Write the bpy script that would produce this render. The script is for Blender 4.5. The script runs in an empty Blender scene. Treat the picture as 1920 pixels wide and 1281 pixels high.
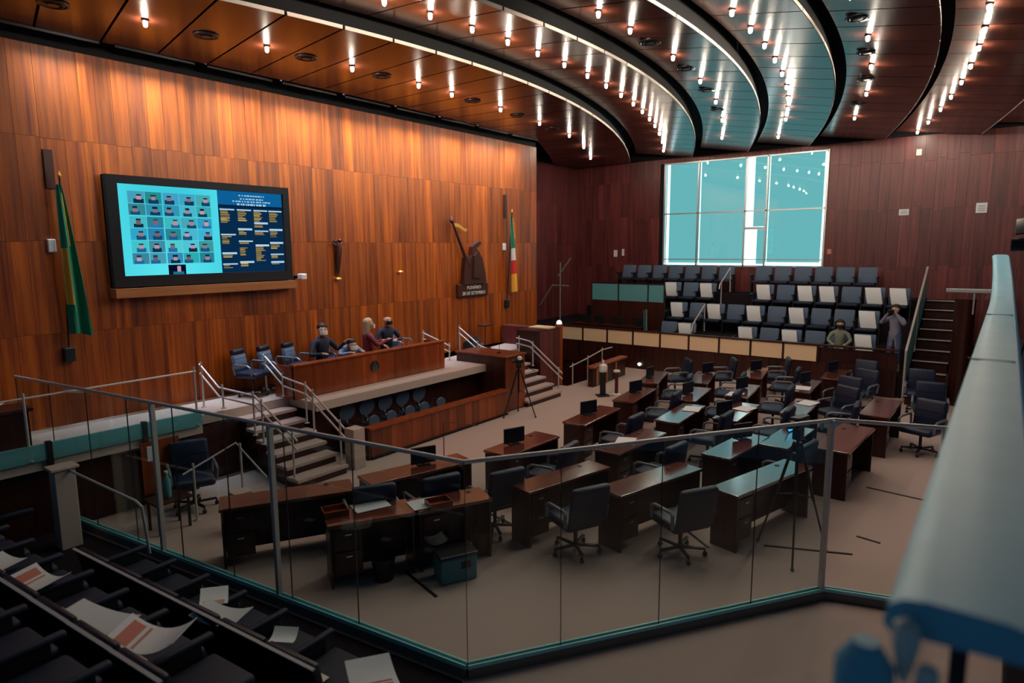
import bpy, bmesh, math, random
import numpy as np
from mathutils import Vector, Matrix, Euler, Quaternion
random.seed(7)
SC = bpy.context.scene
COL = SC.collection

# ------------------------------------------------------------------ camera
F_PX = 1213.589
EYE = Vector((0.0, 0.0, 3.8))
AX = np.array([1893-960.0, 460-640.5, F_PX]); AX /= np.linalg.norm(AX)
AY = np.array([-650-960.0, 478-640.5, F_PX]); AY /= np.linalg.norm(AY)
AZ = np.cross(AX, AY)
MW = np.stack([AX, AY, AZ])
cam_d = bpy.data.cameras.new('camera')
cam = bpy.data.objects.new('camera', cam_d); COL.objects.link(cam)
right, down, fwd = MW[:, 0], MW[:, 1], MW[:, 2]
m = Matrix.Identity(4)
for i in range(3):
    m[i][0] = right[i]; m[i][1] = -down[i]; m[i][2] = -fwd[i]; m[i][3] = EYE[i]
cam.matrix_world = m
cam_d.sensor_width = 36.0; cam_d.sensor_fit = 'HORIZONTAL'
cam_d.lens = F_PX/1920*36.0
cam_d.clip_start = 0.05; cam_d.clip_end = 200
cam_d.dof.use_dof = True; cam_d.dof.focus_distance = 11.0; cam_d.dof.aperture_fstop = 1.2
SC.camera = cam

# ------------------------------------------------------------------ world, exposure
w = bpy.data.worlds.new('world'); SC.world = w; w.use_nodes = True
bg = w.node_tree.nodes['Background']
bg.inputs[0].default_value = (0.13, 0.28, 0.44, 1); bg.inputs[1].default_value = 0.20
vs = SC.view_settings
vs.view_transform = 'Standard'; vs.look = 'None'; vs.exposure = 0.0; vs.gamma = 1.0; vs.use_curve_mapping = False
SC.cycles.max_bounces = 6; SC.cycles.glossy_bounces = 4; SC.cycles.transparent_max_bounces = 16
SC.cycles.diffuse_bounces = 3; SC.cycles.sample_clamp_indirect = 4.0; SC.cycles.caustics_reflective = False
SC.cycles.caustics_refractive = False
BULB_E = 660.0        # bulbs of the ceiling lights
WASH_W = 30.0        # wall washer lamps over the front wall
SKY_E = 2.6          # daylight behind the big window
BLIND_E = 0.85

# ------------------------------------------------------------------ materials
MATS = {}
def nodes_of(name):
    mt = bpy.data.materials.new(name); mt.use_nodes = True
    MATS[name] = mt
    nt = mt.node_tree
    return mt, nt, nt.nodes['Principled BSDF']
def plain(name, col, rough=0.5, metal=0.0, spec=0.5, coat=0.0, bump=0.0, bscale=80, var=0.0):
    mt, nt, b = nodes_of(name)
    b.inputs['Roughness'].default_value = rough; b.inputs['Metallic'].default_value = metal
    b.inputs['Specular IOR Level'].default_value = spec; b.inputs['Coat Weight'].default_value = coat
    tc = nt.nodes.new('ShaderNodeTexCoord')
    n = nt.nodes.new('ShaderNodeTexNoise'); n.inputs['Scale'].default_value = bscale; n.inputs['Detail'].default_value = 3
    nt.links.new(tc.outputs['Object'], n.inputs['Vector'])
    mx = nt.nodes.new('ShaderNodeMix'); mx.data_type = 'RGBA'
    k = 0.08 + var
    mx.inputs[6].default_value = (*[c*(1-k) for c in col], 1); mx.inputs[7].default_value = (*[min(1, c*(1+k)) for c in col], 1)
    nt.links.new(n.outputs['Fac'], mx.inputs[0]); nt.links.new(mx.outputs[2], b.inputs['Base Color'])
    if bump > 0:
        bp = nt.nodes.new('ShaderNodeBump'); bp.inputs['Strength'].default_value = bump; bp.inputs['Distance'].default_value = 0.01
        nt.links.new(n.outputs['Fac'], bp.inputs['Height']); nt.links.new(bp.outputs[0], b.inputs['Normal'])
    return mt
def wood(name, dark, light, rough=0.35, axis=2, streak=14.0, coat=0.0, rnd=0.5, spec=0.5, coat_rough=0.15):
    """grain stretched along axis; each piece gets its own tone and its own piece of grain"""
    mt, nt, b = nodes_of(name)
    tc = nt.nodes.new('ShaderNodeTexCoord'); oi = nt.nodes.new('ShaderNodeObjectInfo')
    mp = nt.nodes.new('ShaderNodeMapping')
    sc = [streak, streak, streak]; sc[axis] = streak*0.035
    mp.inputs['Scale'].default_value = sc
    ml = nt.nodes.new('ShaderNodeMath'); ml.operation = 'MULTIPLY'; ml.inputs[1].default_value = 37.0
    nt.links.new(oi.outputs['Random'], ml.inputs[0])
    nt.links.new(tc.outputs['Object'], mp.inputs['Vector']); nt.links.new(ml.outputs[0], mp.inputs['Location'])
    n = nt.nodes.new('ShaderNodeTexNoise'); n.inputs['Scale'].default_value = 1.0; n.inputs['Detail'].default_value = 5; n.inputs['Roughness'].default_value = 0.65
    nt.links.new(mp.outputs[0], n.inputs['Vector'])
    rp = nt.nodes.new('ShaderNodeValToRGB'); rp.color_ramp.elements[0].position = 0.3; rp.color_ramp.elements[1].position = 0.72
    rp.color_ramp.elements[0].color = (*dark, 1); rp.color_ramp.elements[1].color = (*light, 1)
    nt.links.new(n.outputs['Fac'], rp.inputs[0])
    hv = nt.nodes.new('ShaderNodeHueSaturation')
    mr = nt.nodes.new('ShaderNodeMapRange'); mr.inputs[3].default_value = 1-rnd; mr.inputs[4].default_value = 1+rnd*0.7
    nt.links.new(oi.outputs['Random'], mr.inputs[0]); nt.links.new(mr.outputs[0], hv.inputs['Value'])
    nt.links.new(rp.outputs[0], hv.inputs['Color']); nt.links.new(hv.outputs[0], b.inputs['Base Color'])
    b.inputs['Roughness'].default_value = rough; b.inputs['Coat Weight'].default_value = coat; b.inputs['Coat Roughness'].default_value = coat_rough
    b.inputs['Specular IOR Level'].default_value = spec
    return mt
def emit(name, col, strength):
    mt, nt, b = nodes_of(name)
    nt.nodes.remove(b)
    e = nt.nodes.new('ShaderNodeEmission'); e.inputs[0].default_value = (*col, 1); e.inputs[1].default_value = strength
    nt.links.new(e.outputs[0], nt.nodes['Material Output'].inputs[0]); return mt
def glass(name, tint, rough=0.0, ior=1.5, extra=0.0, cov=0.0, covcol=(0.3, 0.6, 0.6)):
    """thin sheet: clear body tinted a little, mirror reflection by Fresnel"""
    mt, nt, b = nodes_of(name)
    nt.nodes.remove(b)
    t = nt.nodes.new('ShaderNodeBsdfTransparent'); t.inputs[0].default_value = (*tint, 1)
    g = nt.nodes.new('ShaderNodeBsdfGlossy'); g.inputs['Roughness'].default_value = rough
    fr = nt.nodes.new('ShaderNodeFresnel')
    ge = nt.nodes.new('ShaderNodeNewGeometry'); mi = nt.nodes.new('ShaderNodeMix'); mi.data_type = 'FLOAT'   # same reflectance from both faces of the sheet
    mi.inputs[2].default_value = ior; mi.inputs[3].default_value = 1.0/ior
    nt.links.new(ge.outputs['Backfacing'], mi.inputs[0]); nt.links.new(mi.outputs[0], fr.inputs[0])
    mx = nt.nodes.new('ShaderNodeMixShader')
    nt.links.new(fr.outputs[0], mx.inputs[0]); nt.links.new(t.outputs[0], mx.inputs[1]); nt.links.new(g.outputs[0], mx.inputs[2])
    last = mx
    if cov > 0:
        d = nt.nodes.new('ShaderNodeBsdfDiffuse'); d.inputs[0].default_value = (*covcol, 1)
        m2 = nt.nodes.new('ShaderNodeMixShader'); m2.inputs[0].default_value = cov
        nt.links.new(mx.outputs[0], m2.inputs[1]); nt.links.new(d.outputs[0], m2.inputs[2]); last = m2
    nt.links.new(last.outputs[0], nt.nodes['Material Output'].inputs[0]); return mt

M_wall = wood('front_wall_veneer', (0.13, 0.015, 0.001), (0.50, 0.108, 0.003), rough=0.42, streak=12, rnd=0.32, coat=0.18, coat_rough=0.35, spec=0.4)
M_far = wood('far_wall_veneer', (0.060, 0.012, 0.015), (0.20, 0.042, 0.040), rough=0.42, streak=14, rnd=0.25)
M_desk = wood('speaker_desk_veneer', (0.15, 0.022, 0.006), (0.36, 0.075, 0.014), rough=0.28, streak=10, rnd=0.45, coat=0.2)
M_dwood = wood('dark_desk_veneer', (0.020, 0.005, 0.004), (0.065, 0.014, 0.009), rough=0.35, streak=9, rnd=0.3)
M_top = wood('desk_top_veneer', (0.10, 0.020, 0.012), (0.22, 0.055, 0.03), rough=0.17, axis=0, streak=11, rnd=0.25, coat=1.0, spec=0.8)
M_ceil = wood('ceiling_veneer', (0.030, 0.009, 0.006), (0.070, 0.020, 0.011), rough=0.20, axis=0, streak=9, rnd=0.22, coat=0.0, spec=0.27)
M_ceil.node_tree.nodes['Principled BSDF'].inputs['Specular Tint'].default_value = (1.0, 0.76, 0.80, 1)   # warm tint that greys the teal window reflection
M_rim = plain('ceiling_rim', (0.85, 0.72, 0.64), 0.45)
M_ledge = wood('ledge_wood', (0.34, 0.11, 0.03), (0.52, 0.20, 0.07), rough=0.4, axis=0, rnd=0.15)
M_black = plain('black_void', (0.004, 0.004, 0.006), 0.9)
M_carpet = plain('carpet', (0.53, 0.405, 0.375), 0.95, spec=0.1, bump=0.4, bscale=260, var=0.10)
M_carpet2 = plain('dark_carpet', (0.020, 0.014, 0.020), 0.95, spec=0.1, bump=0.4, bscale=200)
M_stone = plain('platform_edge', (0.54, 0.42, 0.37), 0.6, spec=0.3)
M_leather = plain('navy_leather', (0.007, 0.015, 0.046), 0.46, spec=0.5, bump=0.1, bscale=90)
M_leather2 = plain('black_leather', (0.005, 0.009, 0.024), 0.36, spec=0.5, bump=0.1, bscale=90)
M_fabric = plain('slate_blue_fabric', (0.11, 0.155, 0.235), 0.85, spec=0.2, bump=0.2, bscale=150, var=0.06)
M_fabricd = plain('dark_seat_fabric', (0.008, 0.015, 0.040), 0.6, spec=0.4, bump=0.2, bscale=150)
M_plastic = plain('black_plastic', (0.007, 0.008, 0.010), 0.45)
M_chrome = plain('brushed_steel', (0.62, 0.62, 0.62), 0.28, metal=1.0)
M_satin = plain('satin_rail', (0.62, 0.57, 0.56), 0.38, metal=0.35)
M_alu = plain('aluminium_frame', (0.55, 0.57, 0.58), 0.4, metal=0.8)
M_dmetal = plain('dark_metal', (0.05, 0.05, 0.055), 0.4, metal=0.8)
M_white = plain('white_plastic', (0.75, 0.74, 0.72), 0.5)
M_paper = plain('white_paper', (0.72, 0.74, 0.78), 0.8, spec=0.2)
M_print = plain('red_print', (0.60, 0.22, 0.17), 0.8, spec=0.2)
M_inkgrey = plain('grey_print', (0.25, 0.25, 0.28), 0.8, spec=0.2)
M_beige = plain('beige_panel', (0.92, 0.66, 0.42), 0.6, spec=0.3)
M_bronze = plain('bronze', (0.075, 0.022, 0.014), 0.45, metal=0.35)
M_gold = plain('gold', (0.75, 0.42, 0.08), 0.35, metal=0.6)
M_glass = glass('partition_glass', (0.88, 0.95, 0.95), 0.0, 1.45)
M_edge = plain('lit_glass_edge', (0.30, 0.72, 0.76), 0.3)  # teal light along the clamp strips put into their colour
M_trim = plain('seat_trim', (0.52, 0.50, 0.52), 0.4)
M_kerb = plain('kerb_grey', (0.16, 0.13, 0.115), 0.6)
M_arm = plain('armrest_grey', (0.16, 0.17, 0.21), 0.28, spec=0.7)
M_pane = glass('window_glass', (0.86, 0.97, 0.97), 0.0, 1.6)
M_tealg = glass('teal_glass', (0.30, 0.62, 0.68), 0.05, 1.5, cov=0.55, covcol=(0.22, 0.58, 0.62))
M_bulb = emit('bulb_glow', (1.0, 0.86, 0.68), BULB_E)
M_sky = emit('daylight', (0.86, 0.98, 1.0), SKY_E)
M_blind = emit('sunlit_blind', (0.235, 0.63, 0.665), BLIND_E)
M_cap = plain('rail_cap_window_blue', (0.19, 0.50, 0.68), 0.45, metal=0.0, spec=0.35, bscale=6, var=0.05)  # blue reflection of the window put into the base colour
M_skin = plain('skin', (0.52, 0.27, 0.18), 0.5)
M_suit = plain('navy_suit', (0.008, 0.012, 0.035), 0.75)
M_suitd = plain('black_suit', (0.006, 0.007, 0.012), 0.75)
M_maroon = plain('maroon_cloth', (0.16, 0.008, 0.014), 0.75)
M_grey = plain('grey_cloth', (0.22, 0.22, 0.30), 0.8)
M_jeans = plain('jeans', (0.07, 0.10, 0.22), 0.85)
M_green = plain('sage_cloth', (0.22, 0.24, 0.20), 0.85)
M_hair = plain('dark_hair', (0.012, 0.008, 0.006), 0.6)
M_blonde = plain('blonde_hair', (0.42, 0.30, 0.18), 0.6)
M_tealbox = plain('teal_plastic', (0.05, 0.20, 0.26), 0.4)
M_fgreen = plain('flag_green', (0.012, 0.21, 0.12), 0.8)
M_fyellow = plain('flag_yellow', (0.80, 0.42, 0.04), 0.8)
M_fred = plain('flag_red', (0.62, 0.03, 0.02), 0.8)
M_fwhite = plain('flag_white', (0.72, 0.72, 0.74), 0.8)
M_fblue = plain('flag_blue', (0.02, 0.05, 0.22), 0.8)
M_shirt = plain('shirt_blue', (0.20, 0.26, 0.42), 0.8)
M_dial = plain('dark_red_post', (0.10, 0.012, 0.012), 0.5)

# ------------------------------------------------------------------ mesh building
class MB:
    def __init__(s): s.v = []; s.f = []
    def add(s, vs, fs):
        o = len(s.v); s.v += [tuple(p) for p in vs]; s.f += [tuple(i+o for i in f) for f in fs]; return s
    def box(s, x0, x1, y0, y1, z0, z1, mat=None):
        vs = [Vector((x, y, z)) for z in (z0, z1) for x, y in ((x0, y0), (x1, y0), (x1, y1), (x0, y1))]
        if mat is not None: vs = [mat @ p for p in vs]
        return s.add(vs, [(3, 2, 1, 0), (4, 5, 6, 7), (0, 1, 5, 4), (1, 2, 6, 5), (2, 3, 7, 6), (3, 0, 4, 7)])
    def rbox(s, x0, x1, y0, y1, z0, z1, r=0.03, seg=2, mat=None):
        bm = bmesh.new(); bmesh.ops.create_cube(bm, size=1.0)
        for v in bm.verts: v.co = Vector((x0+(v.co.x+.5)*(x1-x0), y0+(v.co.y+.5)*(y1-y0), z0+(v.co.z+.5)*(z1-z0)))
        r = min(r, 0.49*min(x1-x0, y1-y0, z1-z0))
        bmesh.ops.bevel(bm, geom=bm.edges[:], offset=r, segments=seg, affect='EDGES', profile=0.5)
        bm.verts.ensure_lookup_table()
        vs = [(mat @ v.co if mat is not None else v.co.copy()) for v in bm.verts]
        fs = [tuple(v.index for v in f.verts) for f in bm.faces]
        bm.free(); return s.add(vs, fs)
    def prism(s, poly, z0, z1, mat=None):
        n = len(poly)
        vs = [Vector((x, y, z0)) for x, y in poly]+[Vector((x, y, z1)) for x, y in poly]
        if mat is not None: vs = [mat @ p for p in vs]
        fs = [tuple(range(n-1, -1, -1)), tuple(range(n, 2*n))]+[(i, (i+1) % n, n+(i+1) % n, n+i) for i in range(n)]
        return s.add(vs, fs)
    def tube(s, pts, r, n=8, cap=True):
        pts = [Vector(p) for p in pts]; k = len(pts)
        rs = r if isinstance(r, (list, tuple)) else [r]*k
        tang = []
        for i in range(k):
            a = pts[max(0, i-1)]; b = pts[min(k-1, i+1)]; tang.append((b-a).normalized())
        ref = Vector((0, 0, 1)) if abs(tang[0].z) < 0.9 else Vector((1, 0, 0))
        vs = []
        u = tang[0].cross(ref).normalized()
        for i in range(k):
            u = (u-tang[i]*u.dot(tang[i]))
            u = u.normalized() if u.length > 1e-6 else tang[i].orthogonal().normalized()
            w_ = tang[i].cross(u)
            for j in range(n):
                a = 2*math.pi*j/n
                vs.append(pts[i]+(u*math.cos(a)+w_*math.sin(a))*rs[i])
        fs = []
        for i in range(k-1):
            for j in range(n):
                fs.append((i*n+j, i*n+(j+1) % n, (i+1)*n+(j+1) % n, (i+1)*n+j))
        if cap: fs += [tuple(range(n-1, -1, -1)), tuple(range((k-1)*n, k*n))]
        return s.add(vs, fs)
    def lathe(s, prof, n=16, mat=None, cap=True):
        vs = []; k = len(prof)
        for r, z in prof:
            for j in range(n):
                a = 2*math.pi*j/n; vs.append(Vector((r*math.cos(a), r*math.sin(a), z)))
        if mat is not None: vs = [mat @ p for p in vs]
        fs = [(i*n+j, i*n+(j+1) % n, (i+1)*n+(j+1) % n, (i+1)*n+j) for i in range(k-1) for j in range(n)]
        if cap: fs += [tuple(range(n-1, -1, -1)), tuple(range((k-1)*n, k*n))]
        return s.add(vs, fs)
    def sheet(s, fn, nu, nv, th=0.004):
        """a thick surface fn(u,v)->point, u,v in 0..1"""
        P = [[Vector(fn(i/nu, j/nv)) for j in range(nv+1)] for i in range(nu+1)]
        N = [[None]*(nv+1) for _ in range(nu+1)]
        for i in range(nu+1):
            for j in range(nv+1):
                a = P[min(nu, i+1)][j]-P[max(0, i-1)][j]; b = P[i][min(nv, j+1)]-P[i][max(0, j-1)]
                c = a.cross(b); N[i][j] = c.normalized() if c.length > 1e-9 else Vector((0, 0, 1))
        idx = lambda i, j, t: (i*(nv+1)+j)*2+t
        vs = []
        for i in range(nu+1):
            for j in range(nv+1): vs += [P[i][j]+N[i][j]*th/2, P[i][j]-N[i][j]*th/2]
        fs = []
        for i in range(nu):
            for j in range(nv):
                fs.append((idx(i, j, 0), idx(i+1, j, 0), idx(i+1, j+1, 0), idx(i, j+1, 0)))
                fs.append((idx(i, j+1, 1), idx(i+1, j+1, 1), idx(i+1, j, 1), idx(i, j, 1)))
        for i in range(nu):
            fs.append((idx(i, 0, 1), idx(i+1, 0, 1), idx(i+1, 0, 0), idx(i, 0, 0)))
            fs.append((idx(i, nv, 0), idx(i+1, nv, 0), idx(i+1, nv, 1), idx(i, nv, 1)))
        for j in range(nv):
            fs.append((idx(0, j, 0), idx(0, j+1, 0), idx(0, j+1, 1), idx(0, j, 1)))
            fs.append((idx(nu, j, 1), idx(nu, j+1, 1), idx(nu, j+1, 0), idx(nu, j, 0)))
        return s.add(vs, fs)
    def mesh(s, name, mat, smooth=False):
        me = bpy.data.meshes.new(name); me.from_pydata(s.v, [], s.f); me.update()
        if mat is not None: me.materials.append(mat)
        if smooth:
            me.polygons.foreach_set('use_smooth', [True]*len(me.polygons))
            try: me.set_sharp_from_angle(angle=math.radians(38))
            except Exception: pass
        return me
    def build(s, name, mat, parent=None, smooth=False, loc=(0, 0, 0), rot=(0, 0, 0)):
        return put(name, s.mesh(name, mat, smooth), parent, loc, rot)
def put(name, me, parent=None, loc=(0, 0, 0), rot=(0, 0, 0)):
    o = bpy.data.objects.new(name, me); COL.objects.link(o)
    o.location = loc; o.rotation_euler = rot
    if parent is not None: o.parent = parent
    return o
def tag(o, label, cat, group=None):
    o['label'] = label; o['category'] = cat
    if group: o['group'] = group
    return o
def thing(name, label, cat, loc=(0, 0, 0), rz=0.0, group=None):
    o = bpy.data.objects.new(name, None); COL.objects.link(o); o.empty_display_size = 0.1
    o.location = loc; o.rotation_euler = (0, 0, rz)
    return tag(o, label, cat, group)
def struct(o): o['kind'] = 'structure'; return o
def copy_tree(o, parent=None):
    c = o.copy(); COL.objects.link(c)
    if parent is not None: c.parent = parent
    for ch in list(o.children): copy_tree(ch, c)
    return c
class Proto:
    """first use places the prototype itself, later uses place copies"""
    def __init__(s, root): s.root = root; s.used = False
    def place(s, loc, rz, label, group=None, cat=None):
        o = copy_tree(s.root) if s.used else s.root
        s.used = True
        o.location = loc; o.rotation_euler = (0, 0, rz); o['label'] = label
        if group: o['group'] = group
        return o
ORD = ['first', 'second', 'third', 'fourth', 'fifth', 'sixth', 'seventh', 'eighth', 'ninth', 'tenth', 'eleventh', 'twelfth', 'thirteenth', 'fourteenth', 'fifteenth', 'sixteenth', 'seventeenth', 'eighteenth', 'nineteenth', 'twentieth', 'twenty-first', 'twenty-second', 'twenty-third', 'twenty-fourth']
def R(d): return math.radians(d)
def rotz(deg, loc=(0, 0, 0)): return Matrix.Translation(loc) @ Matrix.Rotation(R(deg), 4, 'Z')
# ================================================================== the setting
YW = 11.6      # face of the front wall
XF = 23.0      # face of the far wall
PZ = 1.1       # platform level

# floor of the chamber, with an opening for the stairwell beside the front stairs
mb = MB()
mb.box(-2.0, 15.0, -3.5, 12.5, -0.25, 0.0); mb.box(15.0, 18.6, -3.5, 9.5, -0.25, 0.0); mb.box(18.6, XF, -3.5, 2.0, -0.25, 0.0)
fl = struct(mb.build('floor', M_carpet))
# stairwell lining
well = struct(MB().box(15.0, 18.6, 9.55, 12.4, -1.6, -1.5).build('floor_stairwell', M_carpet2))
for k in range(7):
    MB().box(15.1+0.3*k, 15.4+0.3*k, 9.6, 12.3, -1.5, -0.2-0.18*k).build('step', M_carpet2, well)
MB().box(15.0, 18.6, 12.3, 12.4, -1.5, 1.2).build('well_lining', M_dwood, well)
MB().box(18.56, 18.6, 9.5, 12.3, -1.5, 0.0).build('well_lining', M_dwood, well)

def panel_wall(name, backing, plane, a0, a1, rows, wmin, wmax, mat, holes=(), parent_struct=True, th=0.03, stagger=0.0, rng=None):
    """vertical veneer panels on a backing; plane = ('y', Y, -1) or ('x', X, -1); a runs along the wall"""
    rng = rng or random.Random(name)
    root = struct(backing)
    a = a0
    while a < a1-0.02:
        wd = rng.uniform(wmin, wmax); b = min(a1, a+wd)
        if a1-b < wmin*0.5: b = a1
        zs = list(rows)
        if stagger: zs = [zs[0]]+[z+rng.choice((-1, 0, 0, 0, 1))*stagger for z in zs[1:-1]]+[zs[-1]]
        for z0, z1 in zip(zs[:-1], zs[1:]):
            segs = [(z0, z1)]
            for (h0, h1, g0, g1) in holes:
                if b > h0+0.01 and a < h1-0.01:
                    ns = []
                    for s0, s1 in segs:
                        if s1 <= g0 or s0 >= g1: ns.append((s0, s1)); continue
                        if s0 < g0: ns.append((s0, g0))
                        if s1 > g1: ns.append((g1, s1))
                    segs = ns
            for s0, s1 in segs:
                if s1-s0 < 0.03: continue
                aa, bb = a, b
                for (h0, h1, g0, g1) in holes:          # trim panels beside a hole
                    if not (s1 <= g0 or s0 >= g1):
                        if aa < h0 < bb: bb = h0
                        if aa < h1 < bb: aa = h1
                if bb-aa < 0.02: continue
                g = 0.0018; pr_ = rng.uniform(0, 0.003)
                cx_, cz_ = (aa+bb)/2, (s0+s1)/2; hw, hh = (bb-aa)/2-g, (s1-s0)/2-g
                m_ = MB().box(-hw, hw, 0, th+pr_, -hh, hh)
                if plane[0] == 'y':
                    m_.build('panel', mat, root, loc=(cx_, plane[1]-pr_, cz_))
                else:
                    m_.build('panel', mat, root, loc=(plane[1]-pr_, cx_, cz_), rot=(0, 0, R(-90)))
        a = b
    return root

# front wall
bk = MB().box(1.6, 16.5, YW+0.03, YW+0.25, 0.0, 7.56).build('wall_front', M_black)
panel_wall('wall_front', bk, ('y', YW), 1.6, 16.5, [1.1, 2.55, 3.97, 5.50, 6.82], 0.20, 0.34, M_wall, stagger=0.012)
# return of the front wall and the recessed wall beyond it
bk = MB().box(16.42, 16.5, YW+0.25, 14.2, 0.0, 7.0).build('wall_return', M_far); struct(bk)
bk = MB().box(16.5, XF+0.1, 14.13, 14.25, -0.2, 7.6).build('wall_recess', M_black)
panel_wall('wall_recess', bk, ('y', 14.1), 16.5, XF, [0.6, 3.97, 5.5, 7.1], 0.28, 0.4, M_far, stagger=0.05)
# far wall with the big window
WY0, WY1, WZ0, WZ1 = 4.80, 10.33, 3.12, 6.86
mb = MB(); mb.box(XF+0.03, XF+0.2, -3.5, WY0, 0, 7.6); mb.box(XF+0.03, XF+0.2, WY1, 14.2, 0, 7.6)
mb.box(XF+0.03, XF+0.2, WY0, WY1, 0, WZ0); mb.box(XF+0.03, XF+0.2, WY0, WY1, WZ1, 7.6)
bk = mb.build('wall_far', M_black)
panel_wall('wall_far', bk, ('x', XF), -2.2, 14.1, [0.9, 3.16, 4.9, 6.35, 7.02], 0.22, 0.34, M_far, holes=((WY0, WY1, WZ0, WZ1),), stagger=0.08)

# big window: frame, transom, mullions, panes, blinds behind them, daylight outside
win = struct(MB().box(XF+0.34, XF+0.36, WY0-0.25, WY1+0.25, WZ0-0.2, WZ1+0.2).build('window_1', M_sky))
ys = [WY0, 6.65, 7.36, 9.05, WY1]
for y in ys:
    wd = 0.03 if y in (WY0, WY1) else 0.028
    MB().box(XF-0.05, XF+0.08, y-wd, y+wd, WZ0, WZ1).build('mullion', M_alu, win)
for z in (WZ0+0.03, 5.03, WZ1-0.03):
    MB().box(XF-0.05, XF+0.08, WY0, WY1, z-0.022, z+0.022).build('transom', M_alu, win)
MB().box(XF-0.06, XF+0.08, 6.65, 7.36, 4.40, 4.48).build('door_head', M_alu, win)
MB().box(XF-0.06, XF+0.08, WY0, WY1, 3.36, 3.39).build('guard_bar', M_alu, win)
for y0, y1 in zip(ys[:-1], ys[1:]):
    for z0, z1 in ((WZ0, 5.03), (5.03, WZ1)):
        MB().box(XF+0.01, XF+0.022, y0+0.03, y1-0.03, z0+0.02, z1-0.02).build('pane', M_pane, win)
for y0, y1, z0, z1 in ((WY0+0.13, 6.62, WZ0+0.16, WZ1), (6.70, 7.13, 4.50, WZ1), (6.70, 6.98, WZ0+0.1, 4.40), (7.40, 9.02, WZ0+0.12, WZ1), (9.08, WY1-0.12, WZ0+0.12, WZ1)):
    MB().box(XF+0.16, XF+0.17, y0, y1, z0, z1).build('blind', M_blind, win)

# ------------------------------------------------------------------ ceiling: stepped curved bands of veneer panels
def curve(Y0, a, X): return Y0+a*(math.sqrt(1+((X-9.5)/12.25)**2)-1)
def slope(a, X): u = (X-9.5)/12.25; return a*u/12.25/math.sqrt(1+u*u)
# (inner Y0, inner a, outer Y0, outer a, inner z, outer z)
BANDS = [(11.05, 2.5, 7.75, 8.3, 6.95, 7.00), (7.55, 8.2, 5.60, 7.7, 7.20, 7.00), (5.40, 7.6, 3.98, 7.0, 7.20, 7.00),
         (3.80, 6.9, 2.52, 6.0, 7.20, 7.00), (2.34, 5.9, 0.98, 4.8, 7.18, 6.97), (0.82, 4.7, -0.75, 3.4, 7.12, 6.88), (-0.92, 3.3, -3.0, 2.2, 7.10, 6.86)]
ceil = struct(MB().box(-2.0, XF+0.05, -3.6, 14.2, 7.55, 7.6).build('ceiling', M_black))
PITCH = 0.86
NJ = [9.5+PITCH*(k+0.5) for k in range(-14, 16)]
def band_point(b, X, t):
    """X measured on the outer rim; t 0 at rim, 1 at inner edge"""
    yi, ai, yo, ao, zi, zo = BANDS[b]
    Yo = curve(yo, ao, X)
    s_ = slope((ai+ao)/2 if b else 7.5, X)
    Xi = X; 
    for _ in range(4): Xi = X-s_*(curve(yi, ai, Xi)-Yo)*0.85
    Yi = curve(yi, ai, Xi)+(max(0, Xi-16.3)*0.42 if b == 0 else 0)
    return Vector((X+(Xi-X)*t, Yo+(Yi-Yo)*t, zo+(zi-zo)*t))
NBAND = []
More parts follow.
